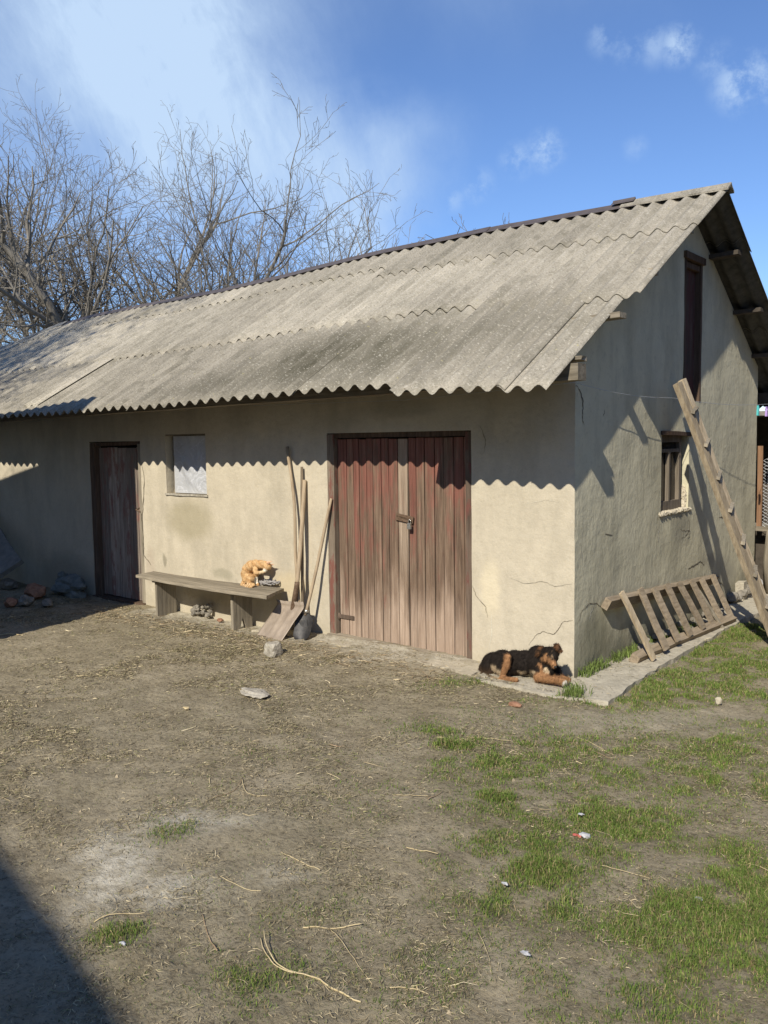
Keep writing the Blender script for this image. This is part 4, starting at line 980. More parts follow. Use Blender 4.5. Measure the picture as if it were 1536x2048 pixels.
for i in range(24):
    for j in range(20):
        x = .02+i*sx*1.0; z = .76+j*sx*1.1+(sx*.55 if i % 2 else 0)
        m.add([(x, 4.62, z), (x+sx, 4.62, z+sx*.55), (x+sx, 4.623, z+sx*.55+.004), (x, 4.623, z+.004)], [(0, 1, 2, 3)], .5)
        m.add([(x, 4.62, z), (x+sx, 4.62, z-sx*.55), (x+sx, 4.623, z-sx*.55+.004), (x, 4.623, z+.004)], [(0, 1, 2, 3)], .5)
m.build('wire_mesh', M['wire'], hut)
m = MB(ho); m.bb((-1.0, 4.8, 0), (2.4, 4.85, .68)); m.build('lower_board', M['shade_timber'], hut)
m = MB((0, 4.7, 2)); m.bb((-1.2, 4.5, 2.0), (3.0, 6.2, 2.05)); tag(m.build('hutch_cover', M['slate']), 'dark flat cover board above the wire mesh hutch', 'board')
m = MB((.05, 4.5, 0)); m.lump((-.02, 4.48, .11), .09, 2, .7, squash=(1.2, .8, 1)); tag(m.build('white_rag', M['white']), 'pale crumpled rag on the ground under the hutch', 'rag')

# =================================================================== CLOTHESLINE
LN = [Vector((-3.2, -.16, 2.12)), Vector((-1.4, -.18, 2.10)), Vector((.03, -.04, 2.155))]
pts = []
a = at(1150, 765, 0, .06); b = at(1345, 796, 0, .12); c = at(1540, 808, 0, .30); d = c+(c-b)*.5
LP = [(a, b), (b, c), (c, d)]
pts = [LN[0], LN[1], a]
for s, (p0, p1) in enumerate(LP):
    for t in np.linspace(.125, 1, 8): q = p0.lerp(p1, t); q.z -= .03*math.sin(math.pi*t)*(1 if s < 2 else 0); pts.append(q)
m = MB(a); m.tube(pts, .0022, 5)
tag(m.build('clothesline', M['wire']), 'thin sagging wire clothesline running off the barn corner', 'clothesline')
m = MB(a); m.tube([(.0, -.02, 2.16), (.03, -.05, 2.15)], .006, 6)
def peg(u, v, mat, label):
    q = at(u, v, 0, .28); m = MB(q); tl = Vector((0, .0, 1))
    zt = q.z+.045
    for s in (-1, 1): m.beam((q.x, q.y+s*.014, zt-.10), (q.x, q.y+s*.003, zt), .014, .018, up=(1, 0, 0), n=2)
    m.tube([(q.x-.012, q.y, zt-.03), (q.x+.012, q.y, zt-.03)], .009, 8)
    tag(m.build('clothes_peg', mat), label, 'clothes peg', 'pegs on the clothesline')
peg(1516, 820, M['teal'], 'turquoise clothes peg on the wire'); peg(1533, 822, M['purple'], 'lilac clothes peg at the right edge on the wire')

# =================================================================== ANIMALS
def fused(name, balls, parent, colf, voxel, o, smooth_it=4, links=()):
    """one continuous body: overlapping tapered masses remeshed into a single surface"""
    bm = bmesh.new()
    def ball(c, r, sq=None):
        mt = Matrix.Translation(Vector(c)-o)
        if sq: mt = mt @ sq.to_4x4()
        bmesh.ops.create_uvsphere(bm, u_segments=16, v_segments=10, radius=r, matrix=mt)
    for bl in balls:
        ball(*bl)
    for chain in links:
        for (c0, r0), (c1, r1) in zip(chain[:-1], chain[1:]):
            c0 = Vector(c0); c1 = Vector(c1); n = max(2, int((c1-c0).length/(min(r0, r1)*.45)))
            for k in range(n+1): t = k/n; ball(c0.lerp(c1, t), r0+(r1-r0)*t)
    me = bpy.data.meshes.new('tmp'); bm.to_mesh(me); bm.free()
    ob = bpy.data.objects.new('tmp', me); COL.objects.link(ob)
    r = ob.modifiers.new('r', 'REMESH'); r.mode = 'VOXEL'; r.voxel_size = voxel
    s = ob.modifiers.new('s', 'SMOOTH'); s.factor = .5; s.iterations = smooth_it
    dg = bpy.context.evaluated_depsgraph_get(); dg.update(); ev = ob.evaluated_get(dg); me2 = bpy.data.meshes.new_from_object(ev)
    bpy.data.objects.remove(ob); me2.name = name
    n = len(me2.vertices); co = np.empty(n*3, np.float32); me2.vertices.foreach_get('co', co); co = co.reshape(-1, 3)
    nr = np.array([v.normal for v in me2.vertices])
    col = np.array([colf(Vector(p)+o, Vector(q)) for p, q in zip(co, nr)])
    if 'Col' in me2.attributes: me2.attributes.remove(me2.attributes['Col'])
    a = me2.attributes.new('Col', 'FLOAT_COLOR', 'POINT'); c4 = np.ones((n, 4), np.float32); c4[:, :3] = col; a.data.foreach_set('color', c4.ravel())
    me2.polygons.foreach_set('use_smooth', np.ones(len(me2.polygons), bool))
    me2.materials.clear(); me2.materials.append(M['vcol'])
    ob = bpy.data.objects.new(name, me2); COL.objects.link(ob)
    if parent: ob.parent = parent
    else: ob.location = o
    return ob, co, nr, col
def fur(name, parent, co, nr, col, flow, N, L, wd, up=.35, kind=True):
    idx = rng.integers(0, len(co), N); p = co[idx]; n_ = nr[idx]; c = col[idx]*(rng.uniform(.7, 1.3, (N, 1)))
    fl = np.array([flow(Vector(q)) for q in p]); fl = fl-n_*np.sum(fl*n_, 1, keepdims=True); fl += rng.normal(0, .25, fl.shape); d = fl+n_*up; d /= np.linalg.norm(d, axis=1, keepdims=True)+1e-9
    sd = np.cross(d, n_); sd /= np.linalg.norm(sd, axis=1, keepdims=True)+1e-9
    Ls = L*rng.uniform(.5, 1.3, (N, 1)); b0 = p-n_*.001
    v = np.stack([b0-sd*wd, b0+sd*wd, b0+d*Ls-n_*Ls*.15], 1).reshape(-1, 3)
    f = np.arange(N*3).reshape(-1, 3); cc = np.repeat(c, 3, 0)
    ob = fast_mesh(name, v, f, M['vcol'], [('Col', np.clip(cc, 0, 1))], False); ob.parent = parent; ob['kind'] = 'stuff'; return ob

# --- dog
DO = Vector((-.36, -.22, .03)); dog = empty('dog', DO, 'black and tan shaggy dog lying at the barn corner, head lowered', 'dog')
YB = -.24; gz = .035
def D(u, v, y): return at(u, v, 1, y)
rump = D(988, 1330, -.20); hip = D(1005, 1325, -.24); mid1 = D(1030, 1325, -.22); mid2 = D(1050, 1325, -.22); chest = D(1078, 1326, -.22); wither = D(1074, 1310, -.20)
neck = D(1090, 1318, -.24); head = D(1099, 1307, -.27); brow = D(1101, 1304, -.29); muz0 = D(1103, 1319, -.31); muz1 = D(1109, 1330, -.335)
skull_r = .050
balls = [(rump, .098), (hip, .095), (mid1, .093), (mid2, .091), (chest, .094), (wither, .07), (D(1100, 1338, -.24), .062), (D(1092, 1342, -.27), .05), (D(1110, 1345, -.22), .05),
         (D(974, 1338, -.19), .065), (head, skull_r), (D(1092, 1305, -.27), .042), (D(1108, 1305, -.27), .042), (D(1095, 1316, -.29), .036), (D(1108, 1315, -.30), .033),
         (D(1010, 1337, -.30), .062), (D(1012, 1322, -.30), .045)]
links = [[(neck, .06), (head, .05)], [(chest, .075), (neck, .062)], [(muz0, .030), (muz1, .0185)],
         # hind leg: knee high, hock back, foot forward
         [(D(1016, 1316, -.335), .034), (D(1013, 1332, -.345), .030), (D(1006, 1350, -.35), .021), (D(1005, 1357, -.355), .020)], [(D(1003, 1357, -.36), .020), (D(1018, 1358, -.37), .018), (D(1032, 1360, -.375), .019)],
         # near foreleg lying forward, far foreleg beside it
         [(D(1078, 1345, -.27), .042), (D(1076, 1355, -.31), .030), (D(1100, 1358, -.32), .027), (D(1118, 1360, -.32), .024), (D(1129, 1364, -.32), .023)],
         [(D(1104, 1345, -.22), .036), (D(1108, 1352, -.24), .027), (D(1124, 1356, -.24), .023), (D(1137, 1360, -.24), .021)],
         # tail curled round the rump
         [(D(970, 1342, -.20), .030), (D(968, 1352, -.27), .026), (D(982, 1357, -.34), .022), (D(996, 1359, -.37), .016)]]
BK = (.022, .017, .014); TAN = (.36, .19, .09); CRM = (.55, .42, .27); WHT = (.75, .70, .62)
imp = lambda P: None
def proj(P):
    d = Vector(P)-CAM; z = d.dot(_F); return 768+CF*d.dot(_R2)/z, 1024-CF*d.dot(_U2)/z
def lerp3(a, b, t): t = max(0, min(1, t)); return tuple(x+(y-x)*t for x, y in zip(a, b))
Kn = D(1014, 1330, -.34); ChestW = D(1093, 1342, -.31); EyeL = D(1093, 1311, -.31); EyeR = D(1107, 1309, -.31)
def cap_d(P, a, b):
    ab = b-a; t = max(0, min(1, (P-a).dot(ab)/ab.length_squared)); return (P-a-ab*t).length
CAPS = [ # cream and grey-tan fields, then tan limbs and face, then white tips
    ((D(980, 1340, -.34), D(1000, 1350, -.35), .050), CRM), ((D(1040, 1350, -.30), D(1066, 1350, -.31), .036), CRM), ((D(1091, 1338, -.31), D(1094, 1344, -.31), .018), CRM),
    ((D(1016, 1313, -.35), D(1012, 1334, -.36), .030), TAN), ((D(1012, 1334, -.36), D(1004, 1358, -.37), .030), TAN), ((D(1004, 1359, -.37), D(1036, 1361, -.38), .034), TAN),
    ((D(1074, 1356, -.33), D(1130, 1362, -.33), .048), TAN), ((D(1110, 1354, -.25), D(1140, 1361, -.25), .034), TAN),
    ((D(1091, 1318, -.32), D(1109, 1331, -.345), .033), TAN), ((D(1086, 1320, -.31), D(1095, 1327, -.32), .030), TAN), ((D(1080, 1330, -.30), D(1084, 1342, -.31), .022), TAN),
    ((D(1088, 1308, -.325), D(1095, 1307, -.33), .013), TAN), ((D(1106, 1307, -.33), D(1109, 1307, -.325), .009), TAN),
    ((D(1131, 1366, -.335), D(1136, 1366, -.335), .022), WHT), ((D(1140, 1362, -.25), D(1144, 1362, -.25), .018), WHT), ((D(1101, 1298, -.31), D(1106, 1316, -.335), .006), (.30, .2, .12))]
def dogcol(P, n):
    c = lerp3(BK, (.10, .06, .035), (.09-P.z)*9)
    nz_ = mnoise.noise(P*22)*.010+mnoise.noise(P*55)*.005
    for (a, b, r), colr in CAPS:
        dd = cap_d(P, a, b)+nz_
        if dd < r: c = lerp3(c, colr, (r-dd)/(r*.4))
    if n.z < -.3 and P.z > .12: c = lerp3(c, BK, .7)
    q = (P-D(1110, 1333, -.35)).length
    k = .85+.35*mnoise.noise(P*60)
    return tuple(x*k for x in c)
body, co, nr, col = fused('body', balls, dog, dogcol, .0075, DO, 3, links)
def dflow(p):
    P = p+DO
    return Vector((-.7, -.1, -.6)) if P.x < -.22 else Vector((-.3, -.4, -.8))
fur('coat', dog, co, nr, col, dflow, 30000, .024, .0016, .13)
# ears folded, nose, eyes
def ear(tip, base, nm):
    m = []
    o_, c_, n_, k_ = fused('ear', [(base, .017)], dog, lambda P, n: lerp3((.03, .022, .016), (.20, .10, .05), .5+mnoise.noise(P*40)), .004, DO, 2, [[(base, .018), ((base+tip)/2+Vector((0, -.006, .004)), .017), (tip, .009)]])
    fur('ear_fur', o_, c_, n_, k_, lambda p: (tip-base), 900, .016, .0014, .3)
ear(D(1073, 1311, -.30), D(1083, 1297, -.28), 'l'); ear(D(1122, 1303, -.30), D(1113, 1292, -.28), 'r')
m = MB(DO); m.lump(D(1111, 1334, -.352), .0095, 2, .1, squash=(1.2, 1, .8)); m.build('nose', M['blade_dark'], dog)
for e in (D(1095, 1312, -.318), D(1107, 1311, -.322)):
    m = MB(DO); m.lump(e, .0055, 2, .02); m.build('eye', M['glass'], dog)

# --- cat
CO = at(500, 1171, 2, .405); CO.z = .40
cat = empty('cat', CO, 'ginger tabby cat sitting on the bench licking its raised paw', 'cat')
cy = CO.y
def K(u, v, y): return at(u, v, 1, y)
y0 = cy+.06
cb = [(K(497, 1156, y0), .066), (K(494, 1148, y0), .063), (K(496, 1139, y0), .060), (K(502, 1132, y0), .056), (K(511, 1129, y0), .050), (K(502, 1158, y0-.03), .048), (K(521, 1129, y0-.01), .044)]
ORG = (.64, .42, .21); ORD = (.52, .30, .13); CRC = (.74, .56, .34); WHC = (.82, .74, .6)
cl = [[(K(520, 1129, y0-.01), .043), (K(530, 1130, y0-.02), .040), (K(536, 1133, y0-.02), .036)], [(K(533, 1136, y0-.03), .028), (K(529, 1142, y0-.035), .019)],
      [(K(511, 1140, y0-.03), .030), (K(512, 1146, y0-.06), .021), (K(521, 1145, y0-.06), .0155), (K(529, 1143, y0-.05), .015)],
      [(K(512, 1144, y0+.02), .030), (K(513, 1158, y0+.02), .017), (K(514, 1166, y0+.01), .014), (K(516, 1170, y0), .015)],
      [(K(500, 1158, y0-.05), .036), (K(497, 1167, y0-.07), .020), (K(508, 1170, y0-.09), .016)],
      [(K(487, 1165, y0), .024), (K(484, 1170, y0-.05), .019), (K(493, 1173, y0-.10), .017), (K(503, 1174, y0-.12), .014)]]
muzc = K(531, 1140, y0-.04); pawc = K(524, 1145, y0-.06)
def catcol(P, n):
    c = ORG
    s = math.sin((P.x*.6+P.z)*95+3*mnoise.noise(P*14)); c = lerp3(ORG, ORD, max(0, s)*1.0)
    if (P-K(496, 1171, y0-.08)).length < .07 and P.z < .435: c = ORD if math.sin(P.x*190) > 0 else CRC
    if (P-muzc).length < .024: c = WHC
    if (P-pawc).length < .028: c = CRC
    if (P-K(513, 1160, y0+.01)).length < .04 and P.z < .48: c = WHC
    k = .9+.3*mnoise.noise(P*70); return tuple(x*k for x in c)
cbd, co, nr, col = fused('body', cb, cat, catcol, .0055, CO, 3, cl)
fur('coat', cat, co, nr, col, lambda p: Vector((-.2, -.1, -1)), 12000, .012, .0010, .10)
for e0, e1 in ((K(534, 1126, y0-.04), K(545, 1122, y0-.045)), (K(538, 1130, y0+.0), K(549, 1129, y0+.01))):
    m = MB(CO); d = (e1-e0).normalized(); s1 = d.cross(Vector((0, 1, 0))).normalized()*.016; bk = Vector((0, .010, 0))
    m.add([e0+s1, e0-s1, e0+bk*1.5, e1, e0-bk], [(0, 4, 3), (4, 1, 3), (1, 2, 3), (2, 0, 3), (0, 1, 4), (1, 0, 2)]); m.build('ear', simple('ginger_ear', (.62, .36, .2), (.75, .5, .34), 60), cat)

# =================================================================== TREES
def tree(name, base, height, spread, r0, label, seed, lean=(0, 0), forks=2, limbs=5, dens=1.0, group='bare trees behind the barn'):
    rnd = random.Random(seed); tr = MB(base); cr = MB(base); cnt = [0]
    def grow(p, d, r, L, lvl):
        n = max(3, int(L/(.42 if lvl < 2 else .26))); pts = [p.copy()]; rs = [r]; q = p.copy(); dd = d.copy()
        st_ = L/n
        for i in range(n):
            dd = (dd+Vector((rnd.gauss(0, .12), rnd.gauss(0, .12), rnd.gauss(0, .08)+.055*(1 if lvl else .3)))).normalized()
            q = q+dd*st_; rr = max(.0055, r*(1-.75*(i+1)/n)); pts.append(q.copy()); rs.append(rr)
            if lvl < 5 and i >= (n*.28 if lvl == 0 else 0):
                pr = (.95 if lvl == 0 else .86*dens if lvl < 3 else .80*dens)
                if rnd.random() < pr and L > .30:
                    ax = dd.orthogonal().normalized(); ax.rotate(Matrix.Rotation(rnd.uniform(0, 6.28), 3, dd)); nd = dd.copy(); nd.rotate(Matrix.Rotation(R(rnd.uniform(28, 62)), 3, ax))
                    nd.x *= spread; nd.y *= spread; nd = nd.normalized()
                    rem = 1-.5*(i+1)/n
                    grow(q.copy(), nd, rr*rnd.uniform(.5, .75), L*rnd.uniform(.40, .70)*rem, lvl+1)
        cnt[0] += n
        (tr if lvl == 0 or (lvl == 1 and r > .05) else cr).tube(pts, rs, 9 if lvl == 0 else 6 if lvl == 1 else 4 if lvl == 2 else 3, rnd=.5, caps=False)
    for f in range(forks):
        a = rnd.uniform(0, 6.28) if forks < 3 else 6.28*f/forks+rnd.uniform(-.4, .4); d = Vector((math.cos(a)*.22*spread*(forks > 1)+lean[0], math.sin(a)*.22*spread*(forks > 1)+lean[1], 1)).normalized()
        grow(Vector(base), d, r0*(1 if f == 0 else .75), height*(1 if f == 0 else rnd.uniform(.75, .95)), 0)
    zs = sorted(v[2] for v in tr.v+cr.v); k = height/(.5*zs[-1]+.5*zs[int(len(zs)*.985)])
    tr.v = [(x*k, y*k, z*k) for x, y, z in tr.v]; cr.v = [(x*k, y*k, z*k) for x, y, z in cr.v]
    e = empty(name, base, label, 'tree', group); tr.build('trunk', M['bark'], e); cr.build('crown', M['bark'], e); return cnt[0]
def tb(u, y): q = at(u, 920, 1, y); return Vector((q.x, q.y, 0))
TR = [(168, 8.0, 140, 1.0, .20, 'tallest leafless tree behind the left roof, forking low', 3, (.02, .0), 3, .85),
      (15, 7.0, 190, 1.1, .16, 'leafless tree at the left edge of the sky', 5, (-.03, .0), 2, .8),
      (255, 9.0, 195, .85, .16, 'straight leafless tree right of the tallest one', 8, (.0, .0), 2, .8),
      (335, 9.5, 260, 1.0, .14, 'leafless tree with spreading crown in the middle of the row', 12, (.02, .0), 2, .85),
      (410, 9.5, 240, .9, .14, 'leafless tree with long arms reaching right', 14, (.05, .03), 2, .85),
      (550, 11.0, 320, .75, .11, 'slender leafless tree near the middle of the ridge', 21, (.0, .0), 3, 1.0),
      (620, 11.5, 390, .9, .10, 'low twiggy leafless tree right of the slender one', 23, (.02, .0), 4, 1.0),
      (665, 12.0, 440, .8, .08, 'lowest leafless tree of the row at the right end of the dense crowns', 33, (.02, .0), 3, 1.0),
      (480, 12.0, 340, .9, .10, 'thin leafless tree between the long armed and the slender one', 27, (.0, .0), 3, .9),
      (778, 13.0, 425, .55, .06, 'lone small treetop poking above the ridge, furthest right', 31, (.0, .0), 1, .9),
      (85, 11.0, 230, 1.0, .12, 'low leafless tree filling the gap at far left', 35, (.0, .0), 2, .8)]
for u, y, vt, sp, r0, lab, sd_, ln, fk, dn in TR: print(lab, tree('bare_tree', tb(u, y), at(u, vt, 1, y).z*{168: .82, 15: .97, 85: 1.0, 778: .70, 665: .9}.get(u, .97), sp, r0, lab, sd_, ln, fk, dens=dn))

# =================================================================== WHAT CASTS THE SHADE FROM OUTSIDE THE VIEW
def outbuilding(name, label, fp, tops, mat):
    m = MB(fp[0]+(0,)); n = len(fp); vs = [(x, y, -.1) for x, y in fp]+[(x, y, z) for (x, y), z in zip(fp, tops)]
    m.add(vs, [tuple(range(n, 2*n))]+[(i, (i+1) % n, n+(i+1) % n, n+i) for i in range(n)]); return m
e = empty('outbuilding', (-6, -3, 0), 'plastered outbuilding left of the yard, outside the view', 'building')
k = 3.0; mx = SUNV.x/-SUNV.y; mz = SUNV.z/-SUNV.y
x1 = -5.38+k*mx; x0 = -12.0; zt = 1.96+k*mz; z0_ = zt-.215*(x1-x0)
m = MB((-6, -3, 0)); fp = [(x0, -6.5), (x1, -6.5), (x1, -k), (x0, -k)]; tops = [z0_, zt, zt, z0_]
m.add([(x, y, -.1) for x, y in fp]+[(x, y, z-.06) for (x, y), z in zip(fp, tops)], [(4, 5, 6, 7)]+[(i, (i+1) % 4, 4+(i+1) % 4, 4+i) for i in range(4)]); m.build('wall', M['front'], e)
m = MB((-6, -3, 0)); vs = [(x, y, z+dz) for dz in (-.06, 0) for (x, y), z in zip([(x0, -6.6), (x1, -6.6), (x1, -k), (x0, -k)], tops)]
m.add(vs, [(3, 2, 1, 0), (4, 5, 6, 7)]+[(i, (i+1) % 4, 4+(i+1) % 4, 4+i) for i in range(4)]); m.build('roof', M['slate'], e)
# farmhouse behind the photographer, lengthened and wall darkened to cut sky light
k = 7.0; A0 = Vector((-.82, -3.93, 0))+Vector((mx*k, -k, mz*k)); A1 = Vector((.65, -4.27, 0))+Vector((mx*k, -k, mz*k)); dr_ = (A1-A0).normalized(); dr_.z = 0
L0 = A0-dr_*5; L1 = A1+dr_*11.0; bk = Vector((dr_.y, -dr_.x, 0)); bk = bk if bk.y < 0 else -bk
e = empty('farmhouse', (L0.x, L0.y, 0), 'farmhouse behind the photographer, lengthened and darkened to cut sky light, outside the view', 'house')
Z0 = A0.z; fpts = [L0+bk*.4, L1+bk*.4, L1+bk*6.4, L0+bk*6.4]
m = MB((L0.x, L0.y, 0)); vs = [(p.x, p.y, -.1) for p in fpts]+[(p.x, p.y, Z0-.1) for p in fpts]; m.add(vs, [(i, (i+1) % 4, 4+(i+1) % 4, 4+i) for i in range(4)]); m.build('wall', M['wood_brown'], e)
m = MB((L0.x, L0.y, 0)); rr = [L0, L1, L1+bk*3.4+Vector((0, 0, 1.6)), L0+bk*3.4+Vector((0, 0, 1.6)), L1+bk*6.8, L0+bk*6.8]
m.add([(p.x, p.y, p.z) for p in rr]+[(p.x, p.y, p.z-.08) for p in rr], [(0, 1, 2, 3), (3, 2, 4, 5), (6, 9, 8, 7), (9, 11, 10, 8), (0, 6, 7, 1), (5, 4, 10, 11), (1, 7, 8, 2), (2, 8, 10, 4), (0, 3, 9, 6), (3, 5, 11, 9)]); m.build('roof', M['roof'], e)
q = (L0+L1)/2+bk*.38; m = MB((L0.x, L0.y, 0)); m.beam(q+Vector((0, 0, 1.6-q.z)), q+Vector((0, 0, 2.8-q.z)), 1.2, .06, up=(bk.x, bk.y, 0), n=2); m.build('window', M['glass'], e)
e = empty('sky_block_barn', (9, 5, 0), 'dark barn-shaped sky blocker added across the yard to the right, outside the view', 'barn')  # unseen volume added to keep sky light off the gable
m = MB((9, 5, 0))
for k in range(80): m.bb((6.0+.015*(k % 2), -2.5+k*.2, -.1), (6.1, -2.305+k*.2, 4.4+.01*(k % 3)))
m.bb((6.1, -2.5, -.1), (12, 13.5, 4.4)); m.build('wall', M['wood_brown'], e)
m = MB((9, 5, 0)); vs = [(5.6, -2.9, 4.3), (5.6, 13.9, 4.3), (9.05, 13.9, 6.6), (9.05, -2.9, 6.6), (12.5, 13.9, 4.3), (12.5, -2.9, 4.3)]
m.add(vs+[(x, y, z+.1) for x, y, z in vs], [(0, 1, 2, 3), (3, 2, 4, 5), (9, 8, 7, 6), (11, 10, 8, 9), (0, 6, 7, 1), (5, 4, 10, 11), (0, 3, 9, 6), (3, 5, 11, 9), (1, 7, 8, 2), (2, 8, 10, 4)]); m.build('roof', M['slate'], e)
tree('bare_tree', Vector((-9.3, -8.2, 0)), 14.6, .8, .16, 'leafless tree behind the outbuilding, outside the view', 41, (.0, .0), 3, group='trees outside the view')

# =================================================================== GRASS, DRY LITTER, CRUMBS
def blades(name, P, Hh, Wd, colr, lean, mat, label, seg2=True):
    N = len(P); a = rng.uniform(0, 2*np.pi, N); d = np.stack([np.cos(a), np.sin(a), np.zeros(N)], 1); b = rng.uniform(0, 2*np.pi, N); L = np.stack([np.cos(b), np.sin(b), np.zeros(N)], 1)*lean[:, None]
    up = np.array([0, 0, 1.0]); mid = P+(up*.62+L*.30)*Hh[:, None]; tip = P+(up*(1-.35*lean[:, None]**1)+L*.95)*Hh[:, None]
    wv = d*Wd[:, None]*.5
    v = np.stack([P-wv, P+wv, mid+wv*.75, mid-wv*.75, tip], 1)
    tri = np.array([[0, 1, 2], [0, 2, 3], [3, 2, 4]])
    f = (np.arange(N)[:, None, None]*5+tri[None]).reshape(-1, 3)
    c = np.repeat(colr[:, None, :], 5, 1); 
    return tag(fast_mesh(name, v.reshape(-1, 3), f, mat, [('Col', np.clip(c.reshape(-1, 3), 0, 1))], False), label, name.replace('_', ' '), kind='stuff')
def sample(N, dens, boxes):
    out = []
    for (xa, xb, ya, yb) in boxes:
        x = rng.uniform(xa, xb, N); y = rng.uniform(ya, yb, N); keep = rng.random(N) < dens(x, y)
        out.append(np.stack([x[keep], y[keep]], 1))
    return np.concatenate(out)
ndep = lambda x, y: np.clip(((x-CAM.x)*(-.63)+(y-CAM.y)*.777), 1.5, 30)
bx = [(-.9, 3.4, -4.9, 3.9)]
S = sample(1500000, lambda x, y: np.clip(green(x, y), 0, 1)**1.2*np.clip(3.4/ndep(x, y), .30, 1), bx)
N = len(S); z = gh(S[:, 0], S[:, 1]); P = np.stack([S[:, 0], S[:, 1], z-.004], 1)
gd = np.clip(green(S[:, 0], S[:, 1]), 0, 1.3)
Hh = (.011+.022*gd)*rng.uniform(.5, 1.35, N)*(.45+1.2*fbm(S[:, 0]*6+1, S[:, 1]*6+2, 3)); Wd = rng.uniform(.0018, .0034, N)*np.clip(ndep(S[:, 0], S[:, 1])/3.2, 1, 1.8)
base = np.array([[.10, .175, .033]]); mixn = rng.uniform(0, 1, (N, 1)); colr = base*(1-mixn)+np.array([[.20, .25, .06]])*mixn
dry = rng.random(N) < .22; colr[dry] = np.array([.34, .27, .14])*rng.uniform(.6, 1.2, (dry.sum(), 1))
colr *= rng.uniform(.65, 1.25, (N, 1)); print('green blades', N)
blades('grass', P, Hh, Wd, colr, rng.uniform(.15, 1.1, N), M['blades'], 'tufts of short green spring grass over the yard')
S = sample(70000, lambda x, y: np.clip(green(x, y)+.10, 0, 1)*.5, [(-7, -.9, -4, -.3)]); N = len(S)
P = np.stack([S[:, 0], S[:, 1], gh(S[:, 0], S[:, 1])-.003], 1); colr = np.array([[.13, .15, .045]])*rng.uniform(.6, 1.4, (N, 1))
blades('grass', P, rng.uniform(.008, .022, N), rng.uniform(.002, .004, N), colr, rng.uniform(.3, 1.2, N), M['blades'], 'thin grass shoots over the left half of the yard')
# weeds along the wall foot at the corner
S = np.concatenate([np.stack([rng.uniform(.015, .10, 260), rng.uniform(.02, .42, 260)], 1), np.stack([rng.uniform(.02, .10, 240), rng.uniform(.55, 1.05, 240)], 1), np.stack([rng.uniform(.03, .16, 160), rng.uniform(1.3, 2.2, 160)], 1),
                    np.stack([rng.normal(.20, .035, 160), rng.normal(-.40, .05, 160)], 1)])
N = len(S); P = np.stack([S[:, 0], S[:, 1], np.full(N, .02)], 1); colr = np.array([[.14, .19, .05]])*rng.uniform(.6, 1.4, (N, 1))
blades('weeds', P, rng.uniform(.04, .12, N), rng.uniform(.004, .008, N), colr, rng.uniform(.2, .8, N), M['blades'], 'fresh weeds sprouting from the gable foot')
# dry litter lying flat
def flat_litter(name, N, box, Lr, Wr, cols, label, dens=None):
    x = rng.uniform(box[0], box[1], N); y = rng.uniform(box[2], box[3], N)
    if dens is not None: k_ = rng.random(N) < dens(x, y); x = x[k_]; y = y[k_]; N = len(x)
    k_ = ~((x < .02) & (y > -.02)); x = x[k_]; y = y[k_]; N = len(x)
    dep = ndep(x, y); z = np.maximum(gh(x, y), np.where((x > -.6) & (x < .42) & (y > -.46), .034, -1))+rng.uniform(.001, .008, N)
    P = np.stack([x, y, z], 1); a = rng.normal(.2, 1.0, N); L = rng.uniform(*Lr, N)**1; tilt = rng.normal(0, .14, N)
    d = np.stack([np.cos(a), np.sin(a), tilt], 1)*L[:, None]; bend = np.stack([-np.sin(a), np.cos(a), np.zeros(N)], 1)*(rng.normal(0, .16, N)*L)[:, None]
    w_ = np.stack([-np.sin(a), np.cos(a), rng.normal(0, .4, N)], 1)*(rng.uniform(*Wr, N)*np.clip(dep/3.5, 1, 1.8))[:, None]*.5
    v = np.stack([P-d/2-w_, P-d/2+w_, P+bend+w_+[0, 0, .002], P+bend-w_+[0, 0, .002], P+d/2+w_*.4, P+d/2-w_*.4], 1)
    tri = np.array([[0, 1, 2, 3], [3, 2, 4, 5]]); f = (np.arange(N)[:, None, None]*6+tri[None]).reshape(-1, 4)
    ci = rng.integers(0, len(cols), N); c = np.array(cols)[ci]*rng.uniform(.6, 1.25, (N, 1)); c = np.repeat(c[:, None, :], 6, 1).reshape(-1, 3)
    print(name, N); return tag(fast_mesh(name, v.reshape(-1, 3), f, M['blades'], [('Col', np.clip(c, 0, 1))], False), label, name.replace('_', ' '), kind='stuff')
def clump(x, y):
    a = at(0, 1360, 2, 0); b = at(1536, 1455, 2, 0); ab = np.array([b.x-a.x, b.y-a.y]); L_ = np.hypot(*ab); dd = np.abs((x-a.x)*ab[1]-(y-a.y)*ab[0])/L_
    tread = 1-.75*np.exp(-(dd/.38)**2)            # the trodden way across the yard stays nearly bare
    return np.clip((fbm(x*1.9+3, y*1.9+8, 4)-.38)*4.0, .10, 1)*np.clip((fbm(x*7+3, y*7+8, 3)-.25)*2.5, .15, 1)*tread*np.where((y > -.42) & (x > -3.2), .12, 1)
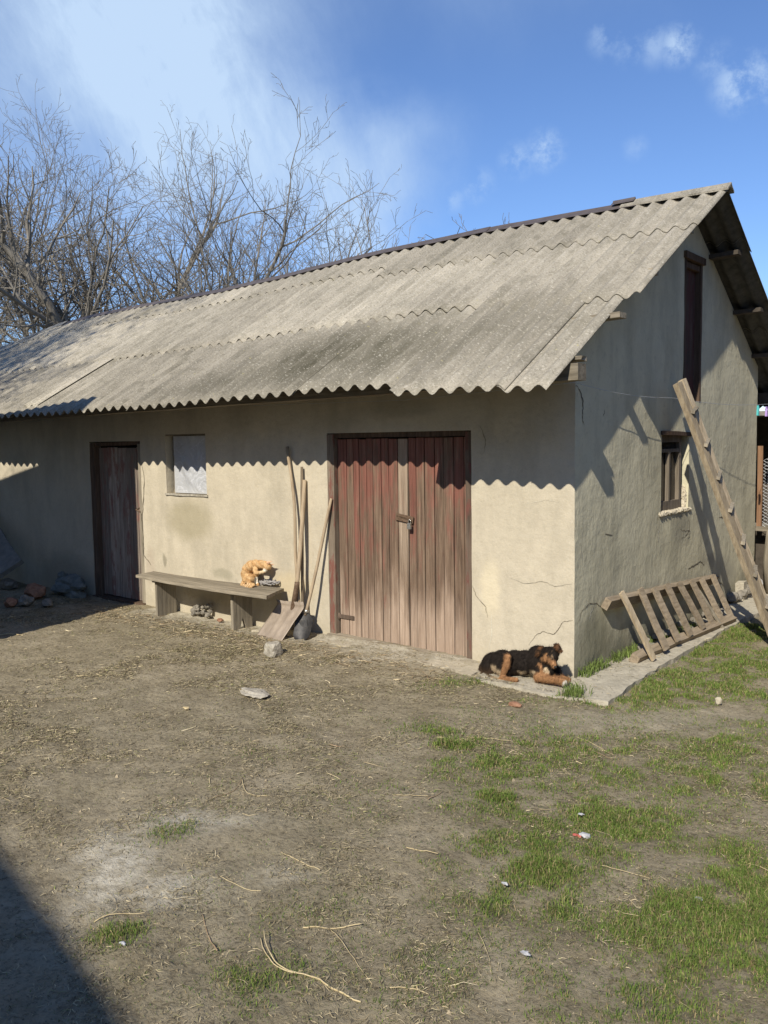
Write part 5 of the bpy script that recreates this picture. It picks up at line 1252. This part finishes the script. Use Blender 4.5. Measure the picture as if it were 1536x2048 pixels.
DRY = [(.42, .35, .22), (.33, .27, .165), (.20, .16, .10), (.50, .42, .26), (.15, .12, .075), (.27, .25, .12)]
flat_litter('dry_grass', 430000, (-3.2, 3.3, -4.9, 1.8), (.008, .035), (.0012, .0026), DRY, 'matted dry grass trodden into the earth', clump)
flat_litter('dry_grass', 110000, (-7.6, -1.2, -3.6, -.15), (.012, .045), (.0014, .0030), DRY, 'matted dry grass over the left yard', clump)
flat_litter('straw_litter', 4200, (-6.5, 3.3, -4.9, 2.5), (.04, .13), (.0018, .0032), [(.55, .45, .26), (.48, .38, .22), (.62, .53, .35)], 'scattered pale straw bits over the yard', clump)
flat_litter('straw_litter', 1500, (-5.5, -.8, -.75, -.22), (.03, .11), (.002, .004), [(.55, .45, .28), (.40, .32, .2), (.3, .22, .13)], 'straw and twig crumbs swept along the barn front', lambda x, y: np.where(y > -.32, .12, 1.0))
# soil crumbs
N = 60000; x = rng.uniform(-4.5, 3.3, N); y = rng.uniform(-4.9, 1.5, N); k_ = (rng.random(N) < np.clip(4.5/ndep(x, y)**1.2, 0, 1)) & ~((x < .02) & (y > -.02)); x = x[k_]; y = y[k_]; N = len(x)
z = gh(x, y); r = rng.uniform(.0012, .0048, N)*rng.uniform(.5, 1.2, N)*np.where(rng.random(N) < .02, 3.0, 1); tet = np.array([[1, 0, -.4], [-.5, .87, -.4], [-.5, -.87, -.4], [0, 0, .9]])
ang = rng.uniform(0, 6.28, N); ca, sa = np.cos(ang), np.sin(ang)
v = np.stack([np.stack([x+r*(t[0]*ca-t[1]*sa), y+r*(t[0]*sa+t[1]*ca), z+r*t[2]+r*.2], 1) for t in tet], 1).reshape(-1, 3)
f = (np.arange(N)[:, None, None]*4+np.array([[0, 1, 3], [1, 2, 3], [2, 0, 3]])[None]).reshape(-1, 3)
c = np.array([[.23, .19, .13]])*rng.uniform(.5, 1.7, (N, 1)); c = np.repeat(c, 4, 0)
tag(fast_mesh('soil_crumbs', v, f, M['blades'], [('Col', np.clip(c, 0, 1))], False), 'loose crumbs of soil and grit on the yard', 'grit', kind='stuff')
